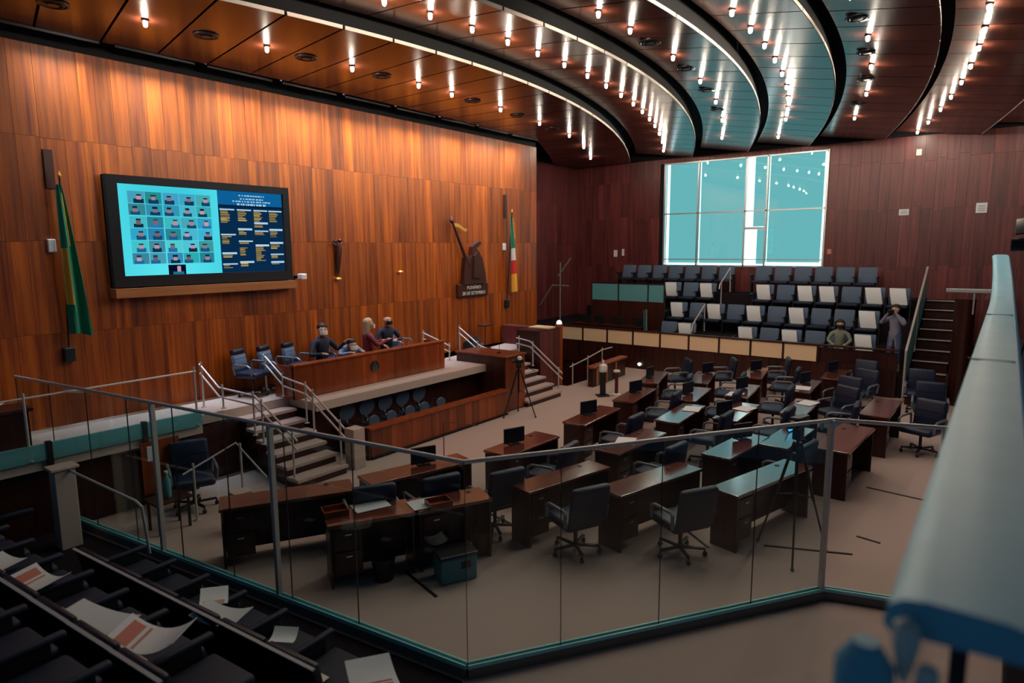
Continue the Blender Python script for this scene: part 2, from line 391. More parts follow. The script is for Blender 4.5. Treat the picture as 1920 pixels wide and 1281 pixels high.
for b in range(len(BANDS)):
    for X0, X1 in zip(NJ[:-1], NJ[1:]):
        if X1 < 0.5 or X0 > XF: continue
        X1c = min(X1, XF-0.02)
        if b >= 4 and X1 < 4: continue
        g = 0.017
        c = band_point(b, (X0+X1c)/2, 0.5)
        nseg = 2
        vs = []; fs = []
        for i in range(nseg+1):
            X = X0+g+(X1c-X0-2*g)*i/nseg
            for t in (0.006, 0.5, 0.994):
                p = band_point(b, X, t); p.x = min(p.x, XF-0.01)
                if b == 0: p.y = min(p.y, YW-0.02 if p.x < 16.4 else 14.0)
                vs += [p-c, p+Vector((0, 0, 0.035))-c]
        # columns of 3 points * (low, high)
        def id_(i, t, h): return i*6+t*2+h
        for i in range(nseg):
            for t in range(2):
                fs.append((id_(i, t, 0), id_(i, t+1, 0), id_(i+1, t+1, 0), id_(i+1, t, 0)))
                fs.append((id_(i, t, 1), id_(i+1, t, 1), id_(i+1, t+1, 1), id_(i, t+1, 1)))
            fs.append((id_(i, 0, 0), id_(i+1, 0, 0), id_(i+1, 0, 1), id_(i, 0, 1)))
            fs.append((id_(i, 2, 1), id_(i+1, 2, 1), id_(i+1, 2, 0), id_(i, 2, 0)))
        for t in range(2):
            fs.append((id_(0, t, 1), id_(0, t+1, 1), id_(0, t+1, 0), id_(0, t, 0)))
            fs.append((id_(nseg, t, 0), id_(nseg, t+1, 0), id_(nseg, t+1, 1), id_(nseg, t, 1)))
        MB().add(vs, fs).build('panel', M_ceil, ceil, loc=c)
        # pale rim strip under the outer edge of the panel
        mr_ = MB()
        pts = [band_point(b, X0+0.02+(X1c-X0-0.04)*i/3, 0.0) for i in range(4)]
        for pa, pb in zip(pts[:-1], pts[1:]):
            d = (pb-pa).normalized(); n = Vector((-d.y, d.x, 0)); n = n if n.y < 0 else -n
            q = [pa, pb, pb+n*0.012, pa+n*0.012]
            mr_.add([v+Vector((0, 0, -0.008))-c for v in q]+[v+Vector((0, 0, 0.044))-c for v in q], [(3, 2, 1, 0), (4, 5, 6, 7), (0, 1, 5, 4), (1, 2, 6, 5), (2, 3, 7, 6), (3, 0, 4, 7)])
        mr_.build('rim_trim', M_rim, ceil, loc=c)
    # upstand closing the void behind each rim
    mr_ = MB(); 
    pts = [band_point(b, X, 0.03) for X in np.linspace(1.0, XF-0.05, 46)]
    for pa, pb in zip(pts[:-1], pts[1:]):
        mr_.add([pa+Vector((0, 0, .04)), pb+Vector((0, 0, .04)), Vector((pb.x, pb.y, 7.55)), Vector((pa.x, pa.y, 7.55))], [(0, 1, 2, 3)])
    mr_.build('upstand', M_black, ceil)

# ------------------------------------------------------------------ ceiling lights and vents
lp = thing('ceiling_light', '', 'ceiling light')
mbx = MB().lathe([(0.050, 0.03), (0.050, -0.02), (0.036, -0.03), (0.034, 0.0)], 12); mbx.build('socket', M_dmetal, lp, True)
mbx = MB().lathe([(0.020, -0.02), (0.026, -0.035), (0.027, -0.07), (0.020, -0.092), (0.008, -0.10)], 10); mbx.build('bulb', M_bulb, lp, True)
LIGHT = Proto(lp)
vp = thing('ceiling_vent', '', 'air vent')
MB().lathe([(0.20, 0.02), (0.235, 0.0), (0.235, -0.02), (0.20, -0.03), (0.185, 0.0)], 24).build('ring', M_dmetal, vp, True)
MB().lathe([(0.135, 0.0), (0.160, -0.03), (0.145, -0.035), (0.11, 0.0)], 24).build('cone', M_dmetal, vp, True)
MB().lathe([(0.02, 0.0), (0.09, -0.035), (0.0, -0.04)], 24, cap=False).build('disc', M_plastic, vp, True)
VENT = Proto(vp)
def rim_x_for(b, x, t):
    X = x
    for _ in range(6): X += x-band_point(b, X, t).x
    return X
BN = ['ceiling strip nearest the screen wall', 'second ceiling strip from the screen wall', 'third ceiling strip from the screen wall', 'fourth ceiling strip from the screen wall', 'fifth ceiling strip from the screen wall', 'sixth ceiling strip from the screen wall', 'ceiling strip above the public balcony']
LX = {0: [4.5, 6.2, 7.75, 9.3, 10.25, 12.0, 13.9, 15.9, 17.9, 20.2],
      1: [5.5, 6.25, 7.0, 7.8, 8.6, 9.4, 10.25, 11.15, 12.05, 12.95, 13.9, 14.8, 15.75, 16.7, 17.9, 19.3, 21.0],
      2: [8.48, 9.4, 11.15, 13.0, 15.0, 17.2, 19.9],
      3: [7.9, 8.77, 9.64, 10.54, 11.48, 12.45, 13.5, 14.65, 15.75, 16.9, 18.2, 20.9],
      4: [9.93, 12.05, 13.95, 16.3, 19.1],
      5: [10.35, 11.39, 12.5, 13.55, 14.8, 16.1, 17.5, 18.9, 20.6, 22.2],
      6: [10.0, 12.5, 15.0, 18.0, 21.8]}
VX = {0: [3.5, 5.35, 6.95, 8.5, 11.1, 12.95, 14.9], 2: [5.4, 7.55, 10.25, 12.1, 14.0, 16.1], 4: [11.1, 13.1, 15.1, 17.6]}
LT = {0: 0.47, 1: 0.5, 2: 0.62, 3: 0.68, 4: 0.70, 5: 0.75, 6: 0.6}
for b, xs in LX.items():
    for i, x in enumerate(xs):
        t = LT[b]; p = band_point(b, rim_x_for(b, x, t), t)
        LIGHT.place((p.x, p.y, p.z), 0, 'glowing bulb, %s from left, %s' % (ORD[i], BN[b]), 'ceiling bulbs')
for b, xs in VX.items():
    for i, x in enumerate(xs):
        t = LT[b]+0.04; p = band_point(b, rim_x_for(b, x, t), t)
        VENT.place((p.x, p.y, p.z-0.006), 0, 'round air vent, %s from left, %s' % (ORD[i], BN[b]), 'ceiling vents').scale = (0.78, 0.78, 0.6)

# wall washer lamps in the slot between ceiling and front wall
wp = thing('wall_washer', '', 'wall washer')
MB().box(-0.62, 0.62, -0.06, -0.04, -0.05, 0.08).box(-0.62, 0.62, 0.04, 0.05, 0.02, 0.08).box(-0.62, 0.62, -0.06, 0.05, 0.08, 0.10).build('housing', M_dmetal, wp)
MB().tube([(0, 0, 0.09), (0, 0, 0.58)], 0.012, 6).build('stem', M_dmetal, wp)
SPOT = Proto(wp)
for i in range(10):
    x = 2.4+1.45*i
    y = 11.0+0.22+0.6*abs(i-5)/10.0*0.3
    SPOT.place((x, y, 6.97), 0, 'slim dark lamp trough above the wood wall, %s from the left' % ORD[i], 'wall washers')
    ld = bpy.data.lights.new('wash', 'AREA'); ld.shape = 'RECTANGLE'; ld.size = 1.2; ld.size_y = 0.05; ld.energy = WASH_W*(0.8 if i < 2 else 1.0); ld.color = (0.70, 0.82, 1.0)
    ld.spread = R(64)
    lo = bpy.data.objects.new('wash', ld); COL.objects.link(lo); lo.location = (x, y, 7.03)
    d = Vector((0, 0.24, -1.0)); lo.rotation_euler = d.to_track_quat('-Z', 'Y').to_euler()

# ------------------------------------------------------------------ platform, stairs, pit
pl = MB()
pl.prism([(1.6, 9.95), (4.95, 9.95), (4.95, 10.45), (6.85, 10.45), (6.85, 9.62), (11.75, 9.62), (11.75, 10.45), (15.0, 10.45), (15.0, 12.4), (16.5, 12.4), (16.5, YW), (1.6, YW)], PZ-0.16, PZ)
plat = struct(pl.build('floor_platform', M_stone))
MB().box(6.95, 11.7, 9.9, 10.0, 0.0, PZ-0.16).build('pit_back', M_dwood, plat)
MB().box(1.6, 4.9, 10.1, 10.2, 0.0, PZ-0.16).build('front_board', M_dwood, plat)
# low fascia strip on the left part of the platform
ed = MB()
for k, (x0, x1) in enumerate(((1.7, 2.85), (2.9, 4.05), (4.1, 4.93))):
    MB().box(x0, x1, 9.90, 9.95, PZ-0.02, PZ+0.20).build('edge_panel', M_tealg, plat)  # teal light on the fascia put into the panel colour
for x in (2.875, 4.075): MB().box(x-0.03, x+0.03, 9.88, 9.97, PZ-0.1, PZ+0.22).build('edge_post', M_dmetal, plat)
def stairs(name, x0, x1, y0, y1, z1, n, mat=M_carpet, dirn='y'):
    root = None
    for k in range(n):
        z = z1*(k+1)/(n+1)
        a = y0+(y1-y0)*k/n; b_ = y0+(y1-y0)*(k+1)/n
        if dirn == 'y': tr = MB().box(x0, x1, a-0.02, b_, z-0.05, z); rs = MB().box(x0+.02, x1-.02, a+0.01, b_, max(0, z-0.3), z-0.05)
        else: tr = MB().box(a-0.02, b_, x0, x1, z-0.05, z); rs = MB().box(a+0.01, b_, x0+.02, x1-.02, max(0, z-0.3), z-0.05)
        if root is None:
            root = struct(rs.build(name, M_dwood)); 
        else: rs.build('riser', M_dwood, root)
        td = tr.build('tread', mat, root)
        if dirn == 'x': MB().box(a-0.03, a+0.01, x0, x1, z-0.02, z+0.006).build('nosing', M_stone, td)
    return root
MB().box(4.95, 5.8, 10.35, 10.45, 0, PZ-0.16).build('front_board', M_dwood, plat)
stairs('stairs_left', 5.8, 6.8, 8.75, 10.45, PZ, 6)
stairs('stairs_right', 12.35, 13.85, 8.95, 10.45, PZ, 6)
# clerks' pit: low veneered wall in front
pw = struct(MB().box(7.5, 11.55, 8.98, 9.04, 0.05, 0.55).build('wall_pit', M_black))
x = 7.5
while x < 11.5:
    b_ = min(11.55, x+random.uniform(0.22, 0.34)); MB().box(-(b_-x)/2+.003, (b_-x)/2-.003, 0, 0.03, -0.26, 0.26).build('panel', M_desk, pw, loc=((x+b_)/2, 8.95, 0.30)); x = b_
MB().box(7.45, 11.55, 8.91, 9.12, 0.56, 0.60).build('coping', M_desk, pw)
MB().box(7.44, 7.5, 8.95, 9.9, 0.0, 0.58).build('end_panel', M_dwood, pw)
MB().box(7.5, 11.55, 8.92, 8.98, 0.0, 0.04).build('skirting', M_black, pw)

# pale side pier at the foot of the left stairs
struct(MB().rbox(6.95, 7.2, 8.75, 9.0, 0, 0.72, 0.01).build('trim_1', M_stone))
struct(MB().rbox(4.35, 4.6, 8.0, 8.2, 0, 0.55, 0.01).build('trim_2', M_stone))

# wooden side wall between right stairs and stairwell, pale coping
sb = struct(MB().box(14.0, 14.95, 9.75, 10.5, 0, 1.62).build('wall_stairwell', M_dwood))
for k in range(3): MB().box(14.0+k*.32+.004, 14.32+k*.32-.004, 9.72, 9.75, 0.02, 1.60).build('panel', M_far, sb)
MB().box(14.93, 15.06, 9.70, 9.86, 0, 1.72).build('corner_post', M_desk, sb)
MB().box(14.55, 15.0, 9.86, 10.5, 1.62, 1.65).build('coping', M_beige, sb)
MB().box(14.6, 14.95, 10.5, 11.5, 0, 1.62).build('side_panel', M_far, sb)

# ------------------------------------------------------------------ far gallery
tiers = [(18.6, 19.75, 0.55), (19.75, 20.75, 1.10), (20.75, 21.75, 1.70), (21.75, XF-0.002, 2.25)]
gal = None
for k, (x0, x1, z) in enumerate(tiers):
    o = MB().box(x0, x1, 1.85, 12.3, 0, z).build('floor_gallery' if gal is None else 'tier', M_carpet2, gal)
    if gal is None: gal = struct(o)
# front of the gallery: wood below, beige panels between dark posts above
gf = struct(MB().box(18.52, 18.6, 2.0, 12.3, 0, 1.14).build('wall_gallery_front', M_dwood))
divs = [12.05, 11.1, 10.18, 9.26, 8.34, 7.42, 6.5, 5.6, 4.72, 3.84]
for a, b_ in zip(divs[:-1], divs[1:]):
    MB().box(18.47, 18.52, b_+0.03, a-0.03, 0.76, 1.19).build('beige_panel', M_beige, gf)
for a in divs: MB().box(18.46, 18.54, a-0.028, a+0.028, 0.72, 1.2).build('divider', M_dwood, gf)
yy = 12.2
while yy > 2.1:
    nb = max(2.0, yy-random.uniform(0.3, 0.5)); MB().box(18.49, 18.52, nb+.004, yy-.004, 0.03, 0.74).build('panel', M_dwood, gf); yy = nb
MB().box(18.44, 18.62, 2.0, 12.3, 1.19, 1.23).build('coping', M_dwood, gf)
# stairs beside the gallery and the wall that closes the right side
stairs('stairs_gallery', 0.98, 1.75, 17.9, 22.2, 2.5, 10, M_carpet2, 'x')
o = struct(MB().box(17.9, XF, 0.2, 0.35, 0, 2.6).build('wall_side_stairs', M_far))
o = struct(MB().lathe([(0.20, 0), (0.21, 0.02), (0.21, 2.5), (0.22, 2.52), (0.22, 2.56)], 24).build('trim_3', M_dwood, smooth=True, loc=(18.6, 0.72, 0)))
# public balcony floor beside the camera
o = struct(MB().box(-2.0, 14.0, -3.4, -0.12, 2.0, 2.2).build('floor_balcony', M_carpet2))
# raised public seating floor on the near side of the glass
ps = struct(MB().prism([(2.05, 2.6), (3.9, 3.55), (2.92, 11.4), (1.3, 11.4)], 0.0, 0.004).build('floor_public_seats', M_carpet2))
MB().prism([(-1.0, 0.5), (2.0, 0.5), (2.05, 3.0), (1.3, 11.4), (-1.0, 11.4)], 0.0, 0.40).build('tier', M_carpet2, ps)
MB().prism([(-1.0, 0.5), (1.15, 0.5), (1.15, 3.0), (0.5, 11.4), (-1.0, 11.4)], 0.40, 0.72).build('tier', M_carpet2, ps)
# ================================================================== glass partition
GA, GB, GC = Vector((3.0, 11.45, 0)), Vector((3.98, 3.56, 0)), Vector((7.30, 1.32, 0))
GH = 2.0
def partition(name, label, A, B, seams, posts, endpost=True, h=GH, panes=True):
    root = thing(name, label, 'glass partition', A)
    d = (B-A); L = d.length; d = d/L; ang = math.degrees(math.atan2(d.y, d.x))
    root.rotation_euler = (0, 0, R(ang))
    cuts = [0]+seams+[L]
    if panes:
        for a, b in zip(cuts[:-1], cuts[1:]):
            g = MB().box(a+0.006, b-0.006, -0.006, 0.006, 0.10, h-0.02).build('glass_panel', M_glass, root)
            MB().box(a+0.001, a+0.005, -0.007, 0.007, 0.10, h-0.02).build('seam', M_dmetal, g)
    MB().tube([(0, 0, h), (L, 0, h)], 0.020, 10).build('top_rail', M_satin, root, True)
    MB().box(0, L, -0.045, 0.045, 0.0, 0.085).build('kerb', M_kerb, root)
    MB().box(0, L, 0.02, 0.034, 0.085, 0.125).build('clamp_strip', M_edge, root)
    MB().box(0, L, -0.034, -0.02, 0.085, 0.125).build('clamp_strip', M_edge, root)
    for p in posts: MB().rbox(p-0.022, p+0.022, -0.03, 0.03, 0.0, h, 0.006).build('post', M_satin, root)
    return root
La = (GB-GA).length
partition('glass_partition', 'long clear glass partition on the left between dark public seats and chamber', GA, GB, [0.95*k for k in range(1, 8)], [3.4, 5.5])
Lb = (GC-GB).length
partition('glass_partition', 'clear glass partition in the foreground with pale steel handrail and corner', GB, GC, [0.9, 1.95, 3.05], [Lb-0.03])
GD = Vector((7.62, 0.30, 0))
partition('glass_partition', 'short steel barrier rail turning from the glass end post to the right', GC, GD, [], [1.0], panes=False)

def handrail(name, label, path, r=0.018, post_ts=(), second=0.0, base=None, mat=M_satin, cat='handrail'):
    o = Vector((path[0][0], path[0][1], 0)); root = thing(name, label, cat, o)
    loc = [Vector(p)-o for p in path]
    MB().tube(loc, r, 8).build('rail', mat, root, True)
    if second: MB().tube([p-Vector((0, 0, second)) for p in loc], r, 8).build('lower_rail', mat, root, True)
    segs = [(loc[i+1]-loc[i]).length for i in range(len(loc)-1)]; tot = sum(segs)
    for t in post_ts:
        s_ = t*tot; i = 0
        while i < len(segs)-1 and s_ > segs[i]: s_ -= segs[i]; i += 1
        p = loc[i].lerp(loc[i+1], s_/segs[i])
        gz = base(p+o) if base else 0.0
        MB().tube([(p.x, p.y, gz), (p.x, p.y, p.z+0.07)], 0.017, 8).build('post', mat, root, True)
        MB().lathe([(0.045, gz), (0.045, gz+0.012), (0.02, gz+0.016)], 10, Matrix.Translation((p.x, p.y, 0))).build('foot', mat, root, True)
    return root
def zst_l(p): return PZ if p.y > 10.45 else max(0.0, PZ*(p.y-8.60)/1.75)
def zst_r(p): return PZ if p.y > 10.45 else max(0.0, PZ*(p.y-8.8)/1.65)
handrail('handrail', 'double steel handrail on the far side of the left stairs', [(6.72, 11.0, 1.86), (6.72, 10.4, 1.50), (6.74, 9.75, 1.42), (6.76, 8.75, 0.80)], post_ts=(0.02, 0.27, 0.53, 0.62, 0.95), second=0.16, base=zst_l)
handrail('handrail', 'double steel handrail on the near side of the left stairs', [(5.5, 11.0, 1.86), (5.55, 10.5, 1.50), (5.75, 9.75, 1.42), (5.84, 8.75, 0.80)], post_ts=(0.02, 0.27, 0.53, 0.62, 0.95), second=0.16, base=zst_l)
handrail('handrail', 'double steel handrail between lectern and right stairs', [(12.42, 11.2, 1.80), (12.46, 10.5, 1.35), (12.46, 9.9, 1.25)], post_ts=(0.02, 0.5, 0.98), second=0.15, base=zst_r)
handrail('handrail', 'double steel handrail on the outer side of the right stairs', [(13.85, 10.4, 1.42), (13.85, 9.95, 1.36), (13.88, 8.95, 0.60)], post_ts=(0.05, 0.33, 0.92), second=0.15, base=zst_r)
handrail('handrail', 'short steel handrail at the rear edge of the platform', [(11.2, 11.3, 1.78), (11.55, 10.7, 1.45)], post_ts=(0.04, 0.96), second=0.15, base=lambda p: PZ)
handrail('handrail', 'steel rail around the stairwell opening', [(15.0, 9.42, 0.55), (15.9, 9.42, 0.66), (16.8, 9.42, 0.80), (17.4, 9.42, 0.80)], post_ts=(0.06, 0.4, 0.75))
handrail('handrail', 'long thin steel rail above the left platform edge', [(1.7, 9.93, 1.93), (4.9, 9.93, 1.95)], r=0.014, post_ts=(0.3, 0.99), base=lambda p: PZ)
handrail('handrail', 'bent steel handrail between the dark public seats', [(2.86, 9.7, 0.35), (2.88, 9.6, 0.98), (2.9, 9.45, 1.03), (2.98, 7.65, 1.0), (3.0, 7.55, 0.95), (3.02, 7.5, 0.4)], r=0.016)
handrail('handrail', 'slim sloping rail on the chamber floor before the pit', [(8.3, 7.9, 0.02), (8.3, 7.9, 0.72), (8.9, 7.6, 0.55)], r=0.010, mat=M_dial)
handrail('handrail', 'sloping grey rail at the left end behind the glass', [(4.1, 8.9, 0.72), (4.9, 8.9, 0.98), (5.0, 8.3, 0.55)], r=0.014, post_ts=(0.1, 0.6))
zt = lambda x: 0.0 if x < 18.6 else [z for x0, x1, z in tiers if x <= x1+0.01][0]
handrail('handrail', 'steel aisle rail between the upper gallery rows', [(20.9, 7.42, 2.45), (20.95, 7.42, 2.6), (21.9, 7.42, 3.12), (21.95, 7.42, 2.3)], r=0.02, post_ts=(0.16,), base=lambda p: 1.7)
handrail('handrail', 'steel aisle rail between the lower gallery rows', [(19.0, 7.55, 1.25), (19.05, 7.55, 1.45), (20.0, 7.55, 2.0), (20.05, 7.55, 1.15)], r=0.02, post_ts=(0.2,), base=lambda p: 0.55)
gp = thing('stair_balustrade', 'sloping glazed balustrade between gallery seats and side stairs', 'balustrade', (18.2, 1.80, 0))
MB().add([(0, -0.01, .2), (3.7, -0.01, 2.25), (3.7, -0.01, 3.2), (0, -0.01, 1.25), (0, 0.01, .2), (3.7, 0.01, 2.25), (3.7, 0.01, 3.2), (0, 0.01, 1.25)], [(0, 1, 2, 3), (7, 6, 5, 4), (0, 4, 5, 1), (1, 5, 6, 2), (2, 6, 7, 3), (3, 7, 4, 0)]).build('glass_panel', M_tealg, gp)
MB().tube([(0, 0, 1.25), (3.7, 0, 3.2)], 0.03, 8).build('rail', M_satin, gp, True)
MB().tube([(0, 0, 0.0), (0, 0, 1.25)], 0.025, 8).build('post', M_satin, gp, True)
MB().tube([(1.9, 0, 1.0), (1.9, 0, 2.25)], 0.025, 8).build('post', M_satin, gp, True)

# ------------------------------------------------------------------ foreground rail on the balcony
rl = thing('balcony_rail', 'wide metal rail cap, blue window reflection in its colour, blurred, running along the right edge', 'railing', (0, 0, 2.2))
def cap_c(t):
    x = 1.18+12.3*t
    y = 0.008 if x < 8 else 0.008+0.10*((x-8)/5.5)**2
    z = 1.02 if x < 8.5 else 1.02+0.42*(min(1, (x-8.5)/4.5))**1.5
    return Vector((x, y, z))
capm = MB()
prof = [(-0.095, -0.030), (-0.105, -0.012), (-0.09, 0.004), (-0.05, 0.010), (0.05, 0.010), (0.085, 0.004), (0.105, -0.012), (0.112, -0.045), (0.10, -0.06), (-0.09, -0.05)]
NT = 40; vs = []; fs = []; K = len(prof)
for i in range(NT+1):
    c = cap_c(i/NT)
    for (dy, dz) in prof: vs.append((c.x, c.y+dy, c.z+dz))
for i in range(NT):
    for j in range(K): fs.append((i*K+j, i*K+(j+1) % K, (i+1)*K+(j+1) % K, (i+1)*K+j))
fs += [tuple(range(K-1, -1, -1)), tuple(range(NT*K, (NT+1)*K))]
capm.add(vs, fs).build('cap', M_cap, rl, True)
for x in (1.5, 3.2, 4.9, 6.6, 8.3, 10.0, 11.7):
    MB().rbox(x-0.02, x+0.02, 0.0, 0.03, 0.0, cap_c((x-1.18)/12.3).z-0.04, 0.006).build('post', M_dmetal, rl)
for x in (4.0, 6.7):
    MB().box(x-0.004, x+0.004, -0.07, 0.12, 1.026, 1.0335).build('joint_line', M_dmetal, rl)
# end brackets under the near cap end, white colour stands for their bright highlights
eb = MB().lathe([(0.006, 0.0), (0.012, 0.02), (0.021, 0.07), (0.019, 0.10), (0.0, 0.115)], 14, Matrix.Translation((1.155, 0.082, 0.895)), cap=False).build('bracket', M_white, rl, True)
MB().lathe([(0.006, 0.0), (0.010, 0.02), (0.018, 0.06), (0.014, 0.09), (0.0, 0.10)], 14, Matrix.Translation((1.13, 0.048, 0.855)), cap=False).build('bracket', M_white, rl, True)
MB().lathe([(0.03, 0.0), (0.045, 0.05), (0.045, 0.16), (0.02, 0.2), (0.0, 0.2)], 14, Matrix.Translation((1.13, 0.135, 0.76)), cap=False).build('end_knob', M_cap, rl, True)
MB().lathe([(0.03, 0.0), (0.03, 0.85)], 12, Matrix.Translation((1.20, -0.03, 0.0))).build('newel', M_dmetal, rl, True)

# ------------------------------------------------------------------ the big screen on the front wall
sc_ = thing('video_screen', 'large lit video wall with callers grid and yellow name list', 'screen', (4.45, YW, 3.22))
SW, SH = 3.30, 1.80
fr = MB(); bz = 0.13
fr.box(0, SW, -0.16, -0.0, SH-bz, SH); fr.box(0, SW, -0.16, 0, 0, bz+0.05); fr.box(0, bz+0.04, -0.16, 0, bz+0.05, SH-bz); fr.box(SW-bz, SW, -0.16, 0, bz+0.05, SH-bz); fr.box(0, SW, -0.05, 0, 0, SH)
fr.build('bezel', M_black, sc_)
MB().box(-0.02, SW+0.03, -0.24, 0, -0.17, -0.02).build('ledge', M_ledge, sc_)
def s2l(c): return [(x/12.92 if x <= 0.04045 else ((x+0.055)/1.055)**2.4) for x in c]
NX, NY = 240, 124
img = np.zeros((NY, NX, 3)); rg = np.random.RandomState(3)
img[:] = (0.30, 0.78, 0.84)
yy_, xx_ = np.mgrid[0:NY, 0:NX]
img += (0.10*np.sin(xx_/40.0)*np.cos(yy_/33.0))[..., None]*np.array([0.6, 0.5, 0.4])
img[:, :int(NX*.57)] += np.array([0.0, 0.08, 0.08])
def rect(x0, y0, x1, y1, c):  # 0..1, y from top
    img[int((1-y1)*NY):max(int((1-y1)*NY)+1, int((1-y0)*NY)), int(x0*NX):max(int(x0*NX)+1, int(x1*NX))] = c
XL = 0.565
# caller tiles: background, shoulders and head for each
tiles = [(c, r) for r in range(6) for c in range(5)]
for (c, r) in tiles:
    x0 = 0.055+c*0.094; y0 = 0.07+r*0.135
    tone = rg.uniform(0.0, 1.0)
    base = np.array([0.25, 0.66, 0.74])*(0.75+0.45*tone)+rg.uniform(-.06, .06, 3)
    rect(x0, y0, x0+0.088, y0+0.125, base)
    hx = x0+0.044+rg.uniform(-.018, .018); sk = np.array([0.62, 0.50, 0.55])*rg.uniform(.7, 1.25)
    bod = np.array([0.08, 0.28, 0.42])*rg.uniform(.5, 1.8)
    rect(hx-0.026, y0+0.080, hx+0.026, y0+0.125, bod); rect(hx-0.012, y0+0.035, hx+0.012, y0+0.088, sk); rect(hx-0.013, y0+0.028, hx+0.013, y0+0.046, bod*0.6)
rect(0.245, 0.885, 0.345, 1.0, (0.02, 0.05, 0.16)); rect(0.292, 0.90, 0.315, 0.965, (0.80, 0.62, 0.72)); rect(0.27, 0.965, 0.33, 1.0, (0.10, 0.45, 0.55))
rect(XL, 0, 1, 1, (0.03, 0.17, 0.30)); rect(XL, 0, 1, 0.175, (0.05, 0.38, 0.60)); rect(XL, 0.165, 1, 0.19, (0.02, 0.12, 0.24))
for y, a, b in ((0.035, .70, .88), (0.075, .71, .87), (0.11, .66, .92), (0.145, .69, .89)):
    x = a
    while x < b:
        wd = rg.uniform(.008, .022); rect(x, y, min(b, x+wd), y+0.018, (0.62, 0.80, 0.90)); x += wd+0.006
cols_ = [XL+0.008, XL+0.122, XL+0.232, XL+0.338]
lists = [[(.21, 7, 1), (.30, 3, 0), (.52, 5, 1), (.75, 2, 1), (.88, 2, 1)], [(.21, 6, 1), (.45, 3, 1), (.60, 1, 1), (.66, 5, 0), (.86, 2, 1)], [(.21, 6, 1), (.37, 2, 1), (.47, 2, 1), (.65, 9, 1)], [(.21, 6, 1), (.45, 4, 1), (.62, 3, 1), (.77, 2, 1), (.87, 1, 1)]]
for cxx, blocks in zip(cols_, lists):
    for (y, n, hd) in blocks:
        if hd: rect(cxx, y, cxx+0.095, y+0.02, (0.72, 0.84, 0.92))
        for k in range(n): rect(cxx+0.003, y+0.026+0.0215*k, cxx+rg.uniform(.035, .068), y+0.026+0.0215*k+0.013, np.array([0.66, 0.56, 0.30])*rg.uniform(.85, 1.15))
img = np.clip(img, 0, 1)
lin = np.where(img <= .04045, img/12.92, ((img+.055)/1.055)**2.4)
px0, px1, pz0, pz1 = bz+0.04, SW-bz, bz+0.05, SH-bz
vx = np.linspace(px0, px1, NX+1); vz = np.linspace(pz0, pz1, NY+1)
verts = [(x, -0.10, z) for z in vz for x in vx]
faces = [(j*(NX+1)+i, j*(NX+1)+i+1, (j+1)*(NX+1)+i+1, (j+1)*(NX+1)+i) for j in range(NY) for i in range(NX)]
me = bpy.data.meshes.new('picture'); me.from_pydata(verts, [], faces); me.update()
at = me.color_attributes.new('screen_picture', 'FLOAT_COLOR', 'CORNER')
cc = np.ones((NX*NY, 4, 4), np.float32); cc[:, :, :3] = lin.reshape(-1, 1, 3)
at.data.foreach_set('color', cc.ravel())
mt, nt, b_ = nodes_of('screen_glow'); nt.nodes.remove(b_)
an = nt.nodes.new('ShaderNodeAttribute'); an.attribute_name = 'screen_picture'; em = nt.nodes.new('ShaderNodeEmission'); em.inputs[1].default_value = 0.95
nt.links.new(an.outputs['Color'], em.inputs[0]); nt.links.new(em.outputs[0], nt.nodes['Material Output'].inputs[0])
me.materials.append(mt); put('picture', me, sc_)
# small white camera at the lower right corner of the screen
wc = thing('wall_camera', 'small white surveillance camera at lower right corner of the screen', 'camera', (7.90, YW-0.02, 3.26))
MB().rbox(-0.03, 0.03, -0.12, 0.02, -0.03, 0.03, 0.01).build('arm', M_plastic, wc)
MB().rbox(-0.03, 0.10, -0.26, -0.10, -0.05, 0.07, 0.02).build('body', M_white, wc)

# ------------------------------------------------------------------ flags, plaques, sculptures on the wall
def flag(name, label, x, ztop, zbot, wtop, wbot, stripes, lean, pole_top, seedn):
    root = thing(name, label, 'flag', (x, YW, zbot-0.1))
    z0 = zbot-0.1
    MB().box(-0.09, 0.03, -0.035, 0.0, ztop-z0-0.05, pole_top-z0).build('backboard', M_dwood, root)
    MB().tube([(-0.03, -0.05, zbot-z0-0.35), (0.03, -0.22, ztop-z0+0.10)], 0.014, 8).build('pole', M_dmetal, root, True)
    MB().lathe([(0.012, 0), (0.03, 0.03), (0.012, 0.08), (0.0, 0.11)], 10, Matrix.Translation((0.03, -0.22, ztop-z0+0.10)), cap=False).build('finial', M_gold, root, True)
    MB().rbox(-0.11, 0.05, -0.10, 0.0, zbot-z0-0.45, zbot-z0-0.22, 0.02).build('bracket', M_plastic, root)
    MB().rbox(-0.16, -0.05, -0.06, 0.0, (ztop+zbot)/2-z0+0.12, (ztop+zbot)/2-z0+0.32, 0.015).build('wall_clip', M_white, root)
    for (u0, u1, v0, v1, mat, nm, off) in stripes:
        def fn(u, v):
            uu = u0+(u1-u0)*u; vv = v0+(v1-v0)*v           # uu across, vv down
            wd = wtop+(wbot-wtop)*vv**0.8
            xx = lean*vv+(uu-0.35)*wd
            yy = -0.20+0.05*math.sin(uu*9+seedn+vv*2)*(0.3+vv)-off
            zz = ztop-z0-(ztop-zbot)*vv-0.10*max(0, uu-0.4)*vv*(-1 if seedn > 2 else 1)
            return (xx, yy, zz)
        MB().sheet(fn, 10, 12, 0.006).build(nm, mat, root, True)
    return root
flag('flag', 'green and yellow flag hanging from pole left of the screen', 3.78, 4.80, 2.55, 0.08, 0.29, [(0, 1, 0, 1, M_fgreen, 'green_cloth', 0), (0.0, 0.32, 0.42, 0.80, M_fyellow, 'yellow_diamond', 0.012), (0.62, 0.72, 0.05, 0.4, M_fyellow, 'yellow_edge', 0.012)], 0.07, 5.32, 0.5)
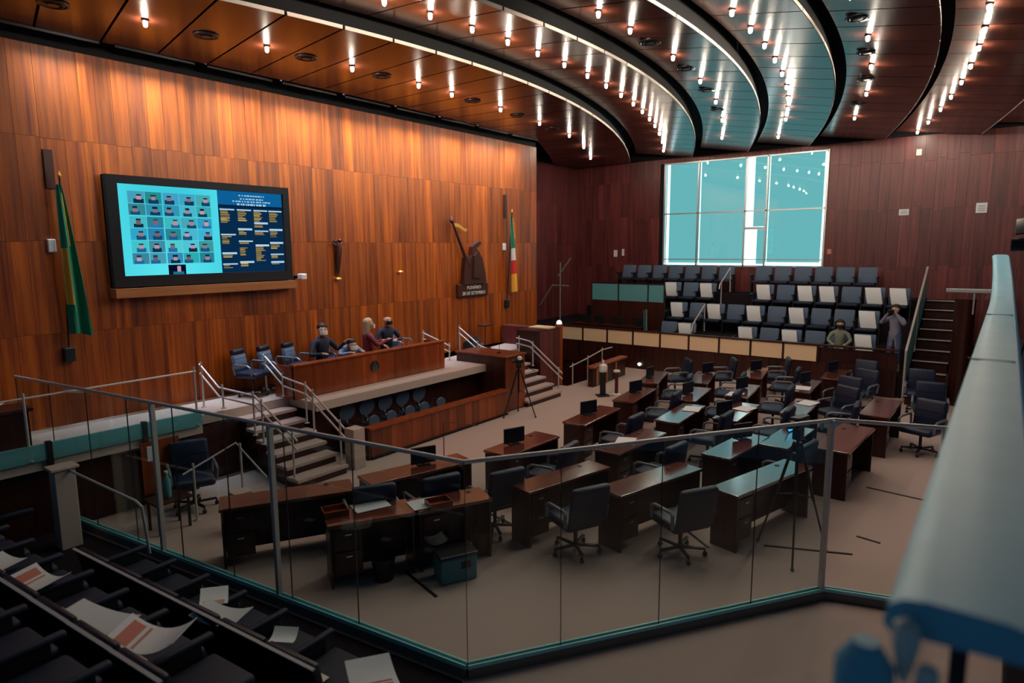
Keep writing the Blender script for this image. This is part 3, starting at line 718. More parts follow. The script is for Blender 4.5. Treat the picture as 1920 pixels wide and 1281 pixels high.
flag('flag', 'green, red and yellow flag hanging beside the bronze relief', 14.95, 4.72, 2.55, 0.10, 0.36, [(0, 1, 0, 0.42, M_fgreen, 'green_cloth', 0), (0.75, 1, 0.02, 0.30, M_fyellow, 'yellow_edge', 0.012), (0.2, 1, 0.42, 0.58, M_fwhite, 'white_arms', 0), (0, 1, 0.58, 0.76, M_fred, 'red_cloth', 0), (0, 0.95, 0.76, 1.0, M_fyellow, 'yellow_cloth', 0)], 0.10, 5.33, 3.3)

def textmesh(txt, size, mat, parent, loc, rot, ext=0.004, align='CENTER', name='lettering'):
    cu = bpy.data.curves.new('lettering', 'FONT'); cu.body = txt; cu.size = size; cu.extrude = ext; cu.align_x = align; cu.resolution_u = 3
    to = bpy.data.objects.new('tmp_text', cu); COL.objects.link(to)
    dg = bpy.context.evaluated_depsgraph_get(); dg.update()
    me = bpy.data.meshes.new_from_object(to.evaluated_get(dg))
    bpy.data.objects.remove(to); bpy.data.curves.remove(cu)
    me.materials.clear(); me.materials.append(mat)
    o = put(name, me, parent, loc, rot); return o
sp = thing('wall_relief', 'dark bronze relief of figures raising a long lance, on lettered plaque', 'sculpture', (13.40, YW, 2.52))
MB().rbox(-0.62, 0.62, -0.10, 0, 0.0, 0.36, 0.03).build('plaque', M_bronze, sp)
for t_, z in (('PLENÁRIO', 0.21), ('20 DE SETEMBRO', 0.06)):
    textmesh(t_, 0.125, M_paper, sp, (0, -0.106, z), (R(90), 0, 0))
def polyrel(pts, y0, y1, nm, mat):
    MB().prism(pts, y0, y1, Matrix(((1, 0, 0, 0), (0, 0, -1, 0), (0, 1, 0, 0), (0, 0, 0, 1)))).build(nm, mat, sp)
polyrel([(-0.44, 0.34), (0.50, 0.34), (0.46, 0.62), (0.40, 0.80), (0.34, 1.02), (0.22, 1.18), (0.10, 1.30), (0.30, 1.42), (0.24, 1.50), (0.05, 1.42), (-0.06, 1.34), (-0.10, 1.12), (-0.18, 0.96), (-0.26, 1.10), (-0.36, 1.06), (-0.40, 0.80)], 0.0, 0.14, 'figures', M_bronze)
polyrel([(-0.10, 0.5), (0.22, 0.5), (0.16, 0.95), (0.05, 1.2), (-0.06, 1.1)], 0.14, 0.20, 'front_figure', M_bronze)
MB().tube([(-0.22, -0.10, 0.85), (-0.86, -0.14, 1.98)], [0.055, 0.028], 8).build('lance', M_bronze, sp, True)
MB().lathe([(0.0, -0.08), (0.07, 0), (0.05, 0.05), (0, 0.12)], 10, Matrix.Translation((-0.88, -0.14, 2.0)), cap=False).build('lance_head', M_bronze, sp, True)
MB().sheet(lambda u, v: (-0.80+0.52*u, -0.14+0.03*math.sin(u*7), 1.92+0.05*math.sin(u*6.0)-0.10*v-0.08*u+0.04*u*v), 12, 3, 0.012).build('pennant', M_gold, sp, True)

cr = thing('carved_crucifix', 'small dark carved wooden figure on wall right of the screen', 'sculpture', (8.93, YW, 3.25))
MB().rbox(-0.05, 0.05, -0.05, 0, 0.0, 0.76, 0.015).build('stem', M_bronze, cr)
MB().tube([(-0.01, -0.10, 0.05), (0.0, -0.11, 0.30), (0.02, -0.12, 0.55), (0.02, -0.12, 0.66)], [0.02, 0.05, 0.065, 0.05], 8).build('figure', M_bronze, cr, True)
MB().lathe([(0.0, -0.05), (0.045, -0.02), (0.05, 0.02), (0.0, 0.06)], 10, Matrix.Translation((0.04, -0.13, 0.74)), cap=False).build('head', M_bronze, cr, True)
MB().tube([(-0.13, -0.08, 0.70), (0.0, -0.1, 0.62), (0.14, -0.08, 0.69)], 0.028, 8).build('arms', M_bronze, cr, True)
for i, (x, z) in enumerate(((8.93, 3.16), (10.75, 3.25))):
    cl = thing('picture_light', ['tiny brass lamp just under the carved figure', 'tiny brass lamp alone on the wall left of the bronze relief'][i], 'lamp', (x, YW, z))
    MB().lathe([(0.05, 0.0), (0.07, 0.02), (0.05, 0.05), (0.0, 0.06)], 12, Matrix.Translation((0, -0.08, 0)), cap=False).build('shade', M_gold, cl, True)
    MB().tube([(0, 0, 0.02), (0, -0.08, 0.03)], 0.015, 6).build('arm', M_dmetal, cl)
# ================================================================== furniture prototypes (local +Y is where the sitter looks)
def make_swivel(leather, hi=1.0):
    t = thing('swivel_chair', '', 'chair')
    leg = MB().rbox(-0.022, 0.022, 0.03, 0.30, 0.085, 0.115, 0.008).mesh('base_arm', M_dmetal, True)
    cas = MB().lathe([(0.0, -0.022), (0.028, -0.02), (0.032, 0), (0.028, 0.02), (0.0, 0.022)], 10, Matrix.Translation((0, 0.30, 0.032)) @ Matrix.Rotation(R(90), 4, 'Y'), cap=False).add([(-0.008, 0.29, .04), (0.008, 0.29, .04), (0.008, 0.31, .04), (-0.008, 0.31, .04), (-0.008, 0.29, .10), (0.008, 0.29, .10), (0.008, 0.31, .10), (-0.008, 0.31, .10)], [(0, 1, 5, 4), (1, 2, 6, 5), (2, 3, 7, 6), (3, 0, 4, 7), (4, 5, 6, 7)]).mesh('caster', M_plastic, True)
    for k in range(5):
        a = R(72*k+18); put('base_arm', leg, t, rot=(0, 0, a)); put('caster', cas, t, rot=(0, 0, a))
    MB().lathe([(0.045, 0.08), (0.04, 0.13), (0.026, 0.14), (0.026, 0.36), (0.07, 0.37), (0.10, 0.39)], 12).build('column', M_dmetal, t, True)
    MB().rbox(-0.28, 0.28, -0.26, 0.28, 0.39, 0.51, 0.05, 3).build('seat', leather, t, True)
    tilt = Matrix.Translation((0, -0.25, 0.46)) @ Matrix.Rotation(R(9), 4, 'X')
    b = MB().rbox(-0.27, 0.27, -0.06, 0.05, 0.0, hi-0.46, 0.05, 3, tilt).build('backrest', leather, t, True)
    for z in (0.16, 0.30): MB().box(-0.262, 0.262, 0.047, 0.056, z, z+0.008, tilt).build('stitch_line', M_plastic, b)
    for s in (-1, 1):
        MB().tube([(s*0.29, -0.22, 0.46), (s*0.31, -0.24, 0.64), (s*0.31, -0.20, 0.67), (s*0.31, 0.12, 0.66), (s*0.31, 0.19, 0.62), (s*0.30, 0.20, 0.46)], 0.022, 8).build('armrest', M_arm, t, True)
    return t
SWIV = Proto(make_swivel(M_leather, 0.98))
def make_platform_chair():
    t = make_swivel(M_leather, 0.62); t.name = 'platform_chair'
    tilt = Matrix.Translation((0, -0.25, 0.40)) @ Matrix.Rotation(R(12), 4, 'X')
    MB().rbox(-0.20, 0.20, -0.05, 0.05, 0.08, 0.44, 0.03, 2, tilt).build('upper_back', M_fabric, t, True)
    MB().rbox(-0.19, 0.19, -0.06, 0.06, 0.45, 0.56, 0.04, 2, tilt).build('headrest', M_leather2, t, True)
    return t
SPK = Proto(make_platform_chair())
SPK.root.scale = (0.85, 0.85, 0.93)

def desk(label, x, y, rz, w=1.65, d=0.46, h=0.76, topmat=M_top, body=M_dwood, group='deputies desks', grommet=True):
    t = thing('desk', label, 'desk', (x, y, 0), R(rz), group)
    MB().rbox(-w/2, w/2, -d/2, d/2, h-0.04, h, 0.006, 1).build('desk_top', topmat, t)
    for s in (-1, 1):
        xa, xb = sorted((s*(w/2-0.02), s*(w/2-0.05 if w > 1.2 else w/2-0.04)))
        MB().box(xa, xb, -d/2+0.02, d/2-0.02, 0.0, h-0.04).build('side_panel', body, t)
    MB().box(-w/2+0.05, w/2-0.05, d/2-0.09, d/2-0.06, 0.08, h-0.04).build('modesty_panel', body, t)
    p = MB().box(-w/2+0.06, -w/2+0.38, -d/2+0.05, d/2-0.10, 0.12, h-0.04).build('drawer_unit', body, t)
    for z in (0.18, 0.44): 
        dr = MB().box(-w/2+0.075, -w/2+0.365, -d/2+0.03, -d/2+0.05, z, z+0.23).build('drawer', body, t)
        MB().box(-w/2+0.19, -w/2+0.26, -d/2+0.015, -d/2+0.03, z+0.17, z+0.185).build('handle', M_chrome, dr)
    if grommet: MB().lathe([(0.03, h), (0.035, h+0.006), (0.02, h+0.008)], 12, Matrix.Translation((w*0.3, d*0.28, 0))).build('cable_port', M_plastic, t)
    return t
DESKS = [
 ('dark wooden desk in the foreground with empty glossy top, nearest the end post', 8.66, 2.38, -14.9, 1.79, 0.42),
 ('dark wooden desk behind the glass, second from the end post, chair before it', 7.73, 3.56, -15.5, 1.63, 0.42),
 ('dark wooden desk behind the glass, third from the end post', 7.10, 4.58, -13.8, 1.5, 0.40),
 ('short desk with red file box, beside the teal box on the carpet', 5.58, 5.22, -27, 0.95, 0.44),
 ('short desk with waste bin under it, close to the left glass partition', 4.72, 5.72, -30, 1.0, 0.46),
 ('long desk nearest the left stairs, its end against the glass partition', 4.5, 7.0, -30, 1.6, 0.46),
 ('wooden desk of the front row, left of the one with a monitor near the pit', 6.15, 6.38, -16, 1.6, 0.44),
 ('front row wooden desk with black monitor, closest to the clerks pit', 7.98, 5.88, -2, 1.32, 0.5),
 ('front row wooden desk with black monitor, second from the clerks pit corner', 10.15, 5.88, 3, 1.45, 0.45),
 ('front row wooden desk with black monitor, third along the open carpet', 12.15, 6.02, 7, 1.45, 0.45),
 ('front row wooden desk at the far end of the open carpet', 14.1, 6.5, 14, 1.5, 0.45),
 ('second row desk directly behind the front row monitor desk', 9.10, 4.55, -4, 1.5, 0.45),
 ('second row desk with white sheet on its corner, mid chamber', 11.25, 4.62, 3, 1.5, 0.45),
 ('second row desk with grey top and wooden side, mid chamber', 12.9, 5.05, 8, 1.4, 0.45),
 ('second row desk before the gallery front wall', 14.7, 5.55, 12, 1.5, 0.45),
 ('third row desk with teal reflection on its top, behind the handrail', 9.85, 3.12, -6, 1.5, 0.45),
 ('third row desk with bright sheet of paper, mid chamber', 11.95, 3.82, 2, 1.5, 0.45),
 ('third row desk with bright top under gallery, beside swivel chairs', 13.8, 4.3, 6, 1.45, 0.45),
 ('third row desk farthest back below the gallery papers', 16.0, 4.7, 10, 1.5, 0.45),
 ('fourth row desk seen through the tripod, small bright screen on it', 10.8, 2.62, -3, 1.4, 0.45),
 ('fourth row desk among dark swivel chairs on the right', 13.0, 2.95, 2, 1.4, 0.45),
 ('fourth row desk with pale sheet near the gallery steps', 15.1, 3.35, 3, 1.5, 0.45),
 ('last desk before the seated spectator, dark red side', 16.9, 3.1, 4, 1.4, 0.45),
]
for (lb, x, y, rz, w_, d_) in DESKS: desk(lb, x, y, rz, w_, d_, topmat=M_top)
desk('long low cabinet desk with red brown top just beyond the end post', 11.28, 1.86, -3, 1.75, 0.52)
desk('long low cabinet desk with red top, second beyond the end post', 13.85, 1.70, -1, 1.65, 0.5)

# chairs in the chamber
CH = [
 (7.35, 2.98, -30, 'dark swivel chair at the desk second from the end post, casters on carpet'),
 (6.62, 4.06, -25, 'dark swivel chair at the desk third from the end post'),
 (6.48, 5.25, -20, 'dark swivel chair behind the glass corner, left of the blue lit desks'),
 (5.82, 5.80, -20, 'dark swivel chair at the front row desk with red top'),
 (5.14, 6.20, -30, 'dark swivel chair between the two short desks'),
 (7.75, 5.22, 5, 'dark swivel chair at the front row monitor desk near the pit'),
 (8.75, 3.95, -8, 'dark swivel chair at the second row desk behind the monitor'),
 (9.9, 5.2, 0, 'dark swivel chair at the second front row monitor desk'),
 (9.92, 2.42, -10, 'dark swivel chair at the third row desk with teal reflection'),
 (10.92, 3.98, 0, 'dark swivel chair at the second row desk with white sheet'),
 (11.95, 5.35, 8, 'dark swivel chair at the third front row monitor desk'),
 (11.9, 3.2, 0, 'dark swivel chair at the third row desk with bright paper'),
 (12.72, 4.40, 5, 'dark swivel chair at the grey topped second row desk'),
 (13.75, 3.65, 5, 'dark swivel chair at the bright topped third row desk'),
 (14.6, 4.9, 10, 'dark swivel chair before the gallery front, second row'),
 (13.7, 5.8, 14, 'dark swivel chair at the far front row desk'),
 (15.6, 6.6, 40, 'dark swivel chair standing alone below the beige panels, leftmost'),
 (16.4, 5.7, 30, 'dark swivel chair below the beige panels, second from the left'),
 (16.0, 4.05, 8, 'dark swivel chair at the desk farthest back'),
 (17.3, 4.6, 20, 'dark swivel chair below the beige panels, farthest right'),
 (12.95, 2.3, 5, 'dark swivel chair in the right column, nearest the cabinet desks'),
 (14.2, 2.55, 60, 'dark swivel chair in the right column, second from the front'),
 (15.3, 2.65, 70, 'dark swivel chair in the right column, third from the front'),
 (16.5, 2.5, 70, 'dark swivel chair in the right column, fourth from the front'),
 (17.85, 2.68, 80, 'dark swivel chair in the right column, last before the gallery'),
 (13.75, 1.02, 70, 'dark swivel chair on the right with pale worn seat beside cabinet desk'),
 (15.6, 1.05, 95, 'dark swivel chair at far right turned to the left, nearer one'),
 (17.2, 1.35, 95, 'dark swivel chair at far right turned to the left, farther one'),
]
for (x, y, rz, lb) in CH: SWIV.place((x, y, 0), R(rz), lb, 'swivel chairs in the chamber')
for (x, lb) in ((6.52, 'tall backed grey chair at the far left end of the speakers desk'), (7.05, 'tall backed grey chair second from left at the speakers desk'), (7.58, 'tall backed grey chair left of the man in navy suit'), (8.42, 'tall backed grey chair behind the bowed man'), (10.28, 'tall backed grey chair at the right end of the speakers desk')):
    SPK.place((x, 11.08, PZ), R(180+22), lb, 'chairs on the platform')
# clerks' chairs in the pit: round backed
def make_clerk():
    t = thing('clerk_chair', '', 'chair')
    MB().lathe([(0.26, 0.02), (0.24, 0.05), (0.03, 0.08), (0.03, 0.40)], 14).build('pedestal', M_chrome, t, True)
    MB().rbox(-0.22, 0.22, -0.22, 0.22, 0.38, 0.46, 0.05, 3).build('seat', M_leather, t, True)
    n = 14; pts = [(0.19*math.cos(2*math.pi*k/n), 0.17*math.sin(2*math.pi*k/n)) for k in range(n)]
    MB().prism(pts, -0.03, 0.03, Matrix.Translation((0, -0.24, 0.72)) @ Matrix.Rotation(R(82), 4, 'X')).build('backrest', M_fabric, t, True)
    MB().tube([(0, -0.2, 0.42), (0, -0.27, 0.6)], 0.02, 8).build('back_bar', M_chrome, t, True)
    for s in (-1, 1): MB().tube([(s*.2, -0.05, 0.42), (s*.25, -0.05, 0.6), (s*.25, 0.15, 0.6)], 0.012, 8).build('armrest', M_chrome, t, True)
    return t
CLK = Proto(make_clerk())
for i, x in enumerate((7.72, 8.2, 8.68, 9.16, 9.64)):
    CLK.place((x, 9.66, 0), R(180), 'round backed clerk chair in rear pit row, %s from the left' % ORD[i], 'clerk chairs')
for i, x in enumerate((8.05, 8.5, 9.0, 9.42, 9.92)):
    CLK.place((x, 9.34, 0), R(180), 'round backed clerk chair along the pit wall, %s from the left' % ORD[i], 'clerk chairs').scale = (0.7, 0.7, 0.72)

# speakers' desk
sd = thing('speakers_desk', 'long raised wooden desk with round grey emblem on the platform', 'desk', (6.75, 10.1, PZ))
x = 0.0
while x < 3.94:
    b_ = min(3.95, x+random.uniform(0.30, 0.46)); MB().box(-(b_-x)/2+.002, (b_-x)/2-.002, 0, 0.03, -0.30, 0.30).build('front_panel', M_desk, sd, loc=((x+b_)/2, 0, 0.31)); x = b_
MB().box(0, 3.95, 0.03, 0.06, 0.0, 0.61).build('core', M_dwood, sd)
MB().rbox(-0.02, 3.97, -0.03, 0.12, 0.61, 0.65, 0.008, 1).build('upper_shelf', M_desk, sd)
MB().rbox(0.02, 3.93, 0.06, 0.62, 0.50, 0.53, 0.006, 1).build('work_top', M_top, sd)
for x in (0.0, 3.92): MB().box(x, x+0.03, 0.03, 0.62, 0, 0.61).build('side_panel', M_desk, sd)
em_ = MB().lathe([(0.10, -0.004), (0.115, 0), (0.115, 0.012), (0.09, 0.014), (0.085, 0.008), (0.06, 0.008), (0.055, 0.016), (0.0, 0.018)], 24, Matrix.Translation((1.88, 0.0, 0.35)) @ Matrix.Rotation(R(90), 4, 'X'), cap=False).build('emblem', M_dmetal, sd, True)
for i in range(4):
    MB().box(1.88-0.06+0.035*i, 1.88-0.045+0.035*i, -0.02, -0.005, 0.24, 0.44 if i in (1, 2) else 0.38).build('emblem_ray', M_chrome, em_)
for i, x in enumerate((7.4, 9.3, 10.15)):
    pp = tag(MB().sheet(lambda u, v: (0.30*u, 0.2*v, 0.003+0.008*math.sin(u*5+i)), 6, 3, 0.004).build('paper_sheet', M_paper, loc=(x, 10.32, PZ+0.535)), ['loose white sheets on the left of the speakers desk', 'loose white sheets before the woman in maroon', 'loose white sheets at the right end of the speakers desk'][i], 'paper')

# lectern block at the right of the platform
lc = thing('lectern', 'tall dark wooden lectern block between pit and right stairs', 'lectern', (11.6, 9.05, 0))
MB().box(0.02, 0.78, 0.03, 1.5, 0, 1.30).build('body', M_dwood, lc)
for k in range(3): MB().box(0.02+k*.253, 0.27+k*.253, 0, 0.03, 0.03, 1.30).build('front_panel', M_desk, lc)
for k in range(4): MB().box(0, 0.02, 0.02+k*.37, 0.385+k*.37, 0.03, 1.30).build('side_panel', M_dwood, lc)
MB().rbox(-0.03, 0.82, -0.04, 1.53, 1.30, 1.34, 0.008, 1).build('top', M_desk, lc)
def micro(lb, x, y, z, rz=0):
    t = thing('microphone', lb, 'microphone', (x, y, z), R(rz))
    MB().lathe([(0.05, 0), (0.05, 0.02), (0.01, 0.03)], 10).build('base', M_plastic, t, True)
    MB().tube([(0, 0, 0.02), (0, 0.02, 0.2), (0, 0.08, 0.32)], 0.006, 6).build('gooseneck', M_plastic, t)
    MB().lathe([(0.0, 0), (0.016, 0.01), (0.018, 0.05), (0, 0.07)], 8, Matrix.Translation((0, 0.08, 0.32)) @ Matrix.Rotation(R(-40), 4, 'X'), cap=False).build('capsule', M_plastic, t, True)
micro('black gooseneck microphone on the lectern block', 11.95, 9.5, 1.34, 180)
sp2 = thing('floor_monitor', 'grey stage monitor lying behind the lectern near the right stairs', 'speaker', (12.75, 11.0, PZ), R(20))
MB().prism([(-0.2, 0), (0.2, 0), (0.2, 0.28), (-0.05, 0.42)], -0.22, 0.22, Matrix(((0, 0, 1, 0), (1, 0, 0, 0), (0, 1, 0, 0), (0, 0, 0, 1)))).build('cabinet', M_plastic, sp2)
MB().add([(-0.19, 0.205, 0.02), (0.19, 0.205, 0.02), (0.19, 0.206, 0.27), (-0.19, 0.206, 0.27)], [(0, 1, 2, 3)]).build('grille', M_grey, sp2)
MB().box(-0.19, 0.19, -0.21, -0.2, 0.03, 0.25).build('front_grille', M_fabric, sp2)
ms = thing('music_stand', 'black stand with flat tray against the wood wall by the lectern', 'stand', (13.55, 11.25, PZ))
MB().tube([(0, 0, 0.02), (0, 0, 0.62)], 0.015, 8).build('pole', M_plastic, ms); MB().rbox(-0.2, 0.2, -0.12, 0.12, 0.62, 0.66, 0.01).build('tray', M_bronze, ms)
MB().lathe([(0.16, 0), (0.16, 0.02), (0.02, 0.03)], 14).build('foot', M_plastic, ms, True)

# monitors and laptops
def make_monitor():
    t = thing('monitor', '', 'monitor')
    MB().rbox(-0.22, 0.22, -0.015, 0.025, 0.03, 0.33, 0.008).build('screen_body', M_plastic, t)
    MB().box(-0.205, 0.205, -0.018, -0.015, 0.045, 0.315).build('screen', M_leather2, t)
    MB().tube([(0, 0.02, 0.01), (0, 0.03, 0.2)], 0.02, 8).build('neck', M_plastic, t); MB().rbox(-0.11, 0.11, -0.07, 0.09, 0.0, 0.015, 0.005).build('foot', M_plastic, t)
    return t
MON = Proto(make_monitor())
for (x, y, rz, lb) in ((7.85, 5.95, -20, 'black monitor on the front row desk near the clerks pit'), (10.1, 5.93, -20, 'black monitor on the second front row desk'), (12.25, 6.05, -15, 'black monitor on the third front row desk'),
        (6.3, 6.4, -25, 'black monitor on the front row desk left of the glass corner'), (13.9, 6.5, 0, 'black monitor on the far front row desk'), (11.5, 3.9, -25, 'large black monitor beside the bright paper, mid chamber'), (12.75, 5.1, -10, 'black monitor on the grey topped second row desk'),
        (16.2, 4.75, -25, 'black monitor before the beige panels, left one'), (17.15, 3.2, -25, 'black monitor before the beige panels, right one'), (15.2, 5.6, -20, 'black monitor before the beige panels, middle one'), (10.2, 3.15, -30, 'black monitor on the third row desk with teal reflection'), (13.9, 4.35, -20, 'black monitor on the bright topped third row desk'), (15.3, 3.4, -20, 'black monitor on the fourth row desk with pale sheet')):
    MON.place((x, y, 0.76), R(rz), lb, 'desk monitors').scale = (0.85, 0.85, 0.8)
lt = thing('lit_tablet', 'small device with bright blue screen on the desk behind the tripod', 'tablet', (11.1, 2.65, 0.762), R(-10))
MB().rbox(-0.11, 0.11, -0.02, 0.0, 0.0, 0.15, 0.004, mat=Matrix.Rotation(R(-20), 4, 'X')).build('shell', M_plastic, lt)
MB().box(-0.10, 0.10, -0.024, -0.02, 0.012, 0.14, mat=Matrix.Rotation(R(-20), 4, 'X')).build('screen', emit('tablet_glow', (0.05, 0.55, 0.9), 1.2), lt)
# papers on desks
for i, (x, y, rz, lb) in enumerate(((11.6, 4.55, 12, 'white sheet on the corner of the second row desk'), (12.2, 3.75, -10, 'bright sheet beside the large monitor'), (13.3, 4.3, 5, 'bright sheet on third row desk under gallery'), (14.75, 3.32, 8, 'pale sheet on the fourth row desk near gallery steps'), (13.35, 2.9, -12, 'pale sheet among the right column chairs'), (4.85, 5.85, -20, 'loose papers on the short desk above the waste bin'), (5.3, 5.35, -25, 'papers on the short desk above the teal box'), (9.0, 4.6, 20, 'grey sheet on the second row desk behind the monitor'))):
    tag(MB().sheet(lambda u, v: (0.42*(u-.5), 0.3*(v-.5), 0.004+0.006*math.sin(u*4+i)*v), 6, 4, 0.003).build('paper_sheet', M_paper, loc=(x, y, 0.764), rot=(0, 0, R(rz))), lb, 'paper')
for i, (x, y) in enumerate(((5.35, 5.2), (4.45, 6.0))):
    fb = thing('file_box', ['red brown document tray on the short desk above the teal box', 'red brown document tray on the short desk above the waste bin'][i], 'tray', (x, y, 0.76), R(-25))
    MB().box(-0.14, 0.14, -0.11, 0.11, 0, 0.012).build('bottom', M_desk, fb)
    for (a, b, c, d) in ((-.14, .14, -.11, -.10), (-.14, .14, .10, .11), (-.14, -.13, -.1, .1), (.13, .14, -.1, .1)): MB().box(a, b, c, d, 0.012, 0.07).build('side', M_desk, fb)
# things on the carpet
def bin_(lb, x, y, r, h, mat):
    t = thing('waste_bin', lb, 'bin', (x, y, 0))
    MB().lathe([(r*.8, 0.0), (r, h), (r*.96, h), (r*.77, 0.01)], 18, cap=False).build('body', mat, t, True)
    MB().lathe([(r*1.03, h-0.02), (r*1.03, h), (r*.95, h), (r*.95, h-0.02), (r*1.03, h-0.02)], 18, cap=False).build('rim', M_plastic, t, True)
    MB().lathe([(r*.78, 0.0), (r*.78, 0.012)], 18).build('bottom', M_plastic, t)
bin_('black waste bin under the short desk by the left glass', 4.72, 5.50, 0.14, 0.28, M_plastic)
bin_('dark woven waste basket beside the teal box', 5.93, 5.02, 0.15, 0.30, M_dwood)
tb = thing('storage_box', 'teal plastic storage box on the carpet under the short desk', 'box', (5.25, 4.86, 0), R(-27))
MB().rbox(-0.22, 0.22, -0.15, 0.15, 0.0, 0.30, 0.02).build('body', M_tealbox, tb); MB().rbox(-0.235, 0.235, -0.165, 0.165, 0.30, 0.34, 0.015).build('lid', M_dmetal, tb); MB().box(0.02, 0.14, -0.156, -0.15, 0.16, 0.24).build('label_plate', M_plastic, tb)
CAB = [((8.38, 3.61), (7.72, 2.75), 'dark cable cover strip between second and first desk'), ((4.98, 5.40), (4.79, 4.72), 'short dark cable strip on carpet near the glass corner'), ((8.2, 2.2), (8.6, 1.25), 'dark cable strip under the near tripod'), ((11.25, 1.5), (11.16, 0.7), 'dark cable strip beside the cabinet desk at right'), ((4.98, 5.40), (6.2, 5.45), 'long thin cable line past the teal box'), ((6.9, 5.7), (6.72, 4.85), 'dark cable strip by the third desk'), ((9.2, 1.30), (9.15, 1.02), 'short thin dark floor line right of the end post')]
for (a, b, lb) in CAB:
    a = Vector((*a, 0)); b = Vector((*b, 0)); L = (b-a).length
    m_ = MB(); m_.add([(0, -.022, 0), (L, -.022, 0), (L, -.012, .012), (0, -.012, .012), (0, .022, 0), (L, .022, 0), (L, .012, .012), (0, .012, .012)], [(0, 1, 2, 3), (3, 2, 6, 7), (7, 6, 5, 4), (0, 3, 7, 4), (1, 5, 6, 2)])
    tag(m_.build('cable_cover', M_plastic, loc=a, rot=(0, 0, math.atan2(b.y-a.y, b.x-a.x))), lb, 'cable cover')
# sanitizer stands by the stairwell
for i, (x, y, mat, lb) in enumerate(((14.5, 8.1, M_suitd, 'black sanitizer stand with white dispenser beside the stairwell'), (14.72, 7.82, M_dial, 'dark red sanitizer post with small white top by the stairwell'))):
    t = thing('sanitizer_stand', lb, 'dispenser', (x, y, 0), R(140))
    if i == 0:
        MB().rbox(-0.16, 0.16, -0.14, 0.14, 0, 0.03, 0.01).build('base', mat, t); MB().rbox(-0.07, 0.07, -0.05, 0.05, 0.03, 0.66, 0.02).build('column', mat, t)
        MB().rbox(-0.10, 0.10, -0.08, 0.08, 0.62, 0.84, 0.05, 3).build('dispenser', M_white, t, True); MB().lathe([(0.03, .84), (0.025, .94), (0.0, .96)], 10, cap=False).build('pump', M_white, t, True)
    else:
        MB().lathe([(0.12, 0), (0.12, 0.05), (0.05, 0.07)], 16).build('base', M_white, t, True); MB().tube([(0, 0, .05), (0, 0, .62)], 0.045, 10).build('column', mat, t, True); MB().rbox(-0.08, 0.08, -0.06, 0.06, 0.62, 0.68, 0.015).build('tray', M_white, t)
# wooden counter and lamp spots below the gallery
ct = thing('side_counter', 'low wooden counter running back to the gallery beside the stairwell', 'counter', (15.2, 8.9, 0), R(3))
MB().rbox(0, 2.2, -0.12, 0.12, 0.52, 0.58, 0.01, 1).build('top', M_desk, ct); MB().box(0.05, 2.15, -0.08, 0.08, 0.0, 0.52).build('front', M_dwood, ct)
for k in range(3): MB().box(0.2+k*.6, 0.24+k*.6, -0.14, -0.1, 0.02, 0.5).build('slat', M_ledge, ct)
fl_ = thing('step_lamp', 'small white glowing lamp low on wall below the gallery', 'lamp', (18.44, 9.0, 0.16))
MB().lathe([(0.0, -0.06), (0.06, -0.02), (0.06, 0.03), (0, 0.06)], 12, cap=False).build('globe', emit('lamp_white', (1, .95, .85), 1.6), fl_, True); MB().box(-0.01, 0.05, -0.04, 0.04, -0.14, -0.05).build('bracket', M_dmetal, fl_)
cl2 = thing('dome_lamp', 'small white dome lamp on top of the corner post', 'lamp', (15.0, 9.78, 1.72))
MB().lathe([(0.07, 0), (0.08, 0.03), (0.06, 0.09), (0, 0.12)], 12, cap=False).build('globe', emit('dome_white', (1, .97, .92), 1.2), cl2, True); MB().lathe([(0.05, 0), (0.05, 0.01)], 12).build('base', M_dmetal, cl2)

# tripods with cameras
def tripod(name, lb, x, y, h, spread, rz, cam_s=1.0):
    t = thing(name, lb, 'tripod', (x, y, 0), R(rz))
    for k in range(3):
        a = R(120*k); c, s = math.cos(a), math.sin(a)
        l = MB().tube([(0.04*c, 0.04*s, h*0.80), (spread*.55*c, spread*.55*s, h*0.38)], 0.020, 8).build('leg', M_plastic, t, True)
        MB().tube([(spread*.52*c, spread*.52*s, h*0.41), (spread*c, spread*s, 0.02)], 0.013, 8).build('lower_section', M_plastic, l, True)
        MB().lathe([(0.0, -.018), (.02, -.01), (.022, .012), (0, .02)], 8, Matrix.Translation((spread*c, spread*s, 0.02)), cap=False).build('rubber_foot', M_plastic, l, True)
        MB().tube([(spread*.5*c, spread*.5*s, h*0.40), (0, 0, h*0.44)], 0.008, 6).build('spreader', M_plastic, t)
    MB().tube([(0, 0, h*0.40), (0, 0, h*0.86)], 0.018, 8).build('centre_column', M_plastic, t, True)
    MB().rbox(-0.05, 0.05, -0.06, 0.06, h*0.82, h*0.90, 0.015).build('head', M_plastic, t)
    MB().tube([(0.03, -0.05, h*0.87), (0.10, -0.38, h*0.76)], 0.010, 6).build('pan_handle', M_plastic, t)
    c_ = MB().rbox(-0.06*cam_s, 0.06*cam_s, -0.16*cam_s, 0.12*cam_s, h*0.90, h*0.90+0.15*cam_s, 0.02).build('camera_body', M_plastic, t)
    MB().lathe([(0.045*cam_s, 0), (0.05*cam_s, 0.10*cam_s), (0.04*cam_s, 0.10*cam_s)], 14, Matrix.Translation((0, 0.12*cam_s, h*0.90+0.075*cam_s)) @ Matrix.Rotation(R(-90), 4, 'X')).build('lens', M_plastic, c_, True)
    return t
tripod('tripod_camera', 'black video tripod standing behind the foreground glass by the first desk', 8.17, 1.86, 1.80, 0.46, 75)
t2 = tripod('tripod_camera', 'black tripod with pale round camera in front of the lectern', 11.6, 8.65, 1.36, 0.42, 40, 0.7)
MB().lathe([(0.0, -.06), (.055, -.03), (.055, .03), (0, .06)], 12, Matrix.Translation((0, -0.02, 1.34)), cap=False).build('white_dome', M_white, t2, True)
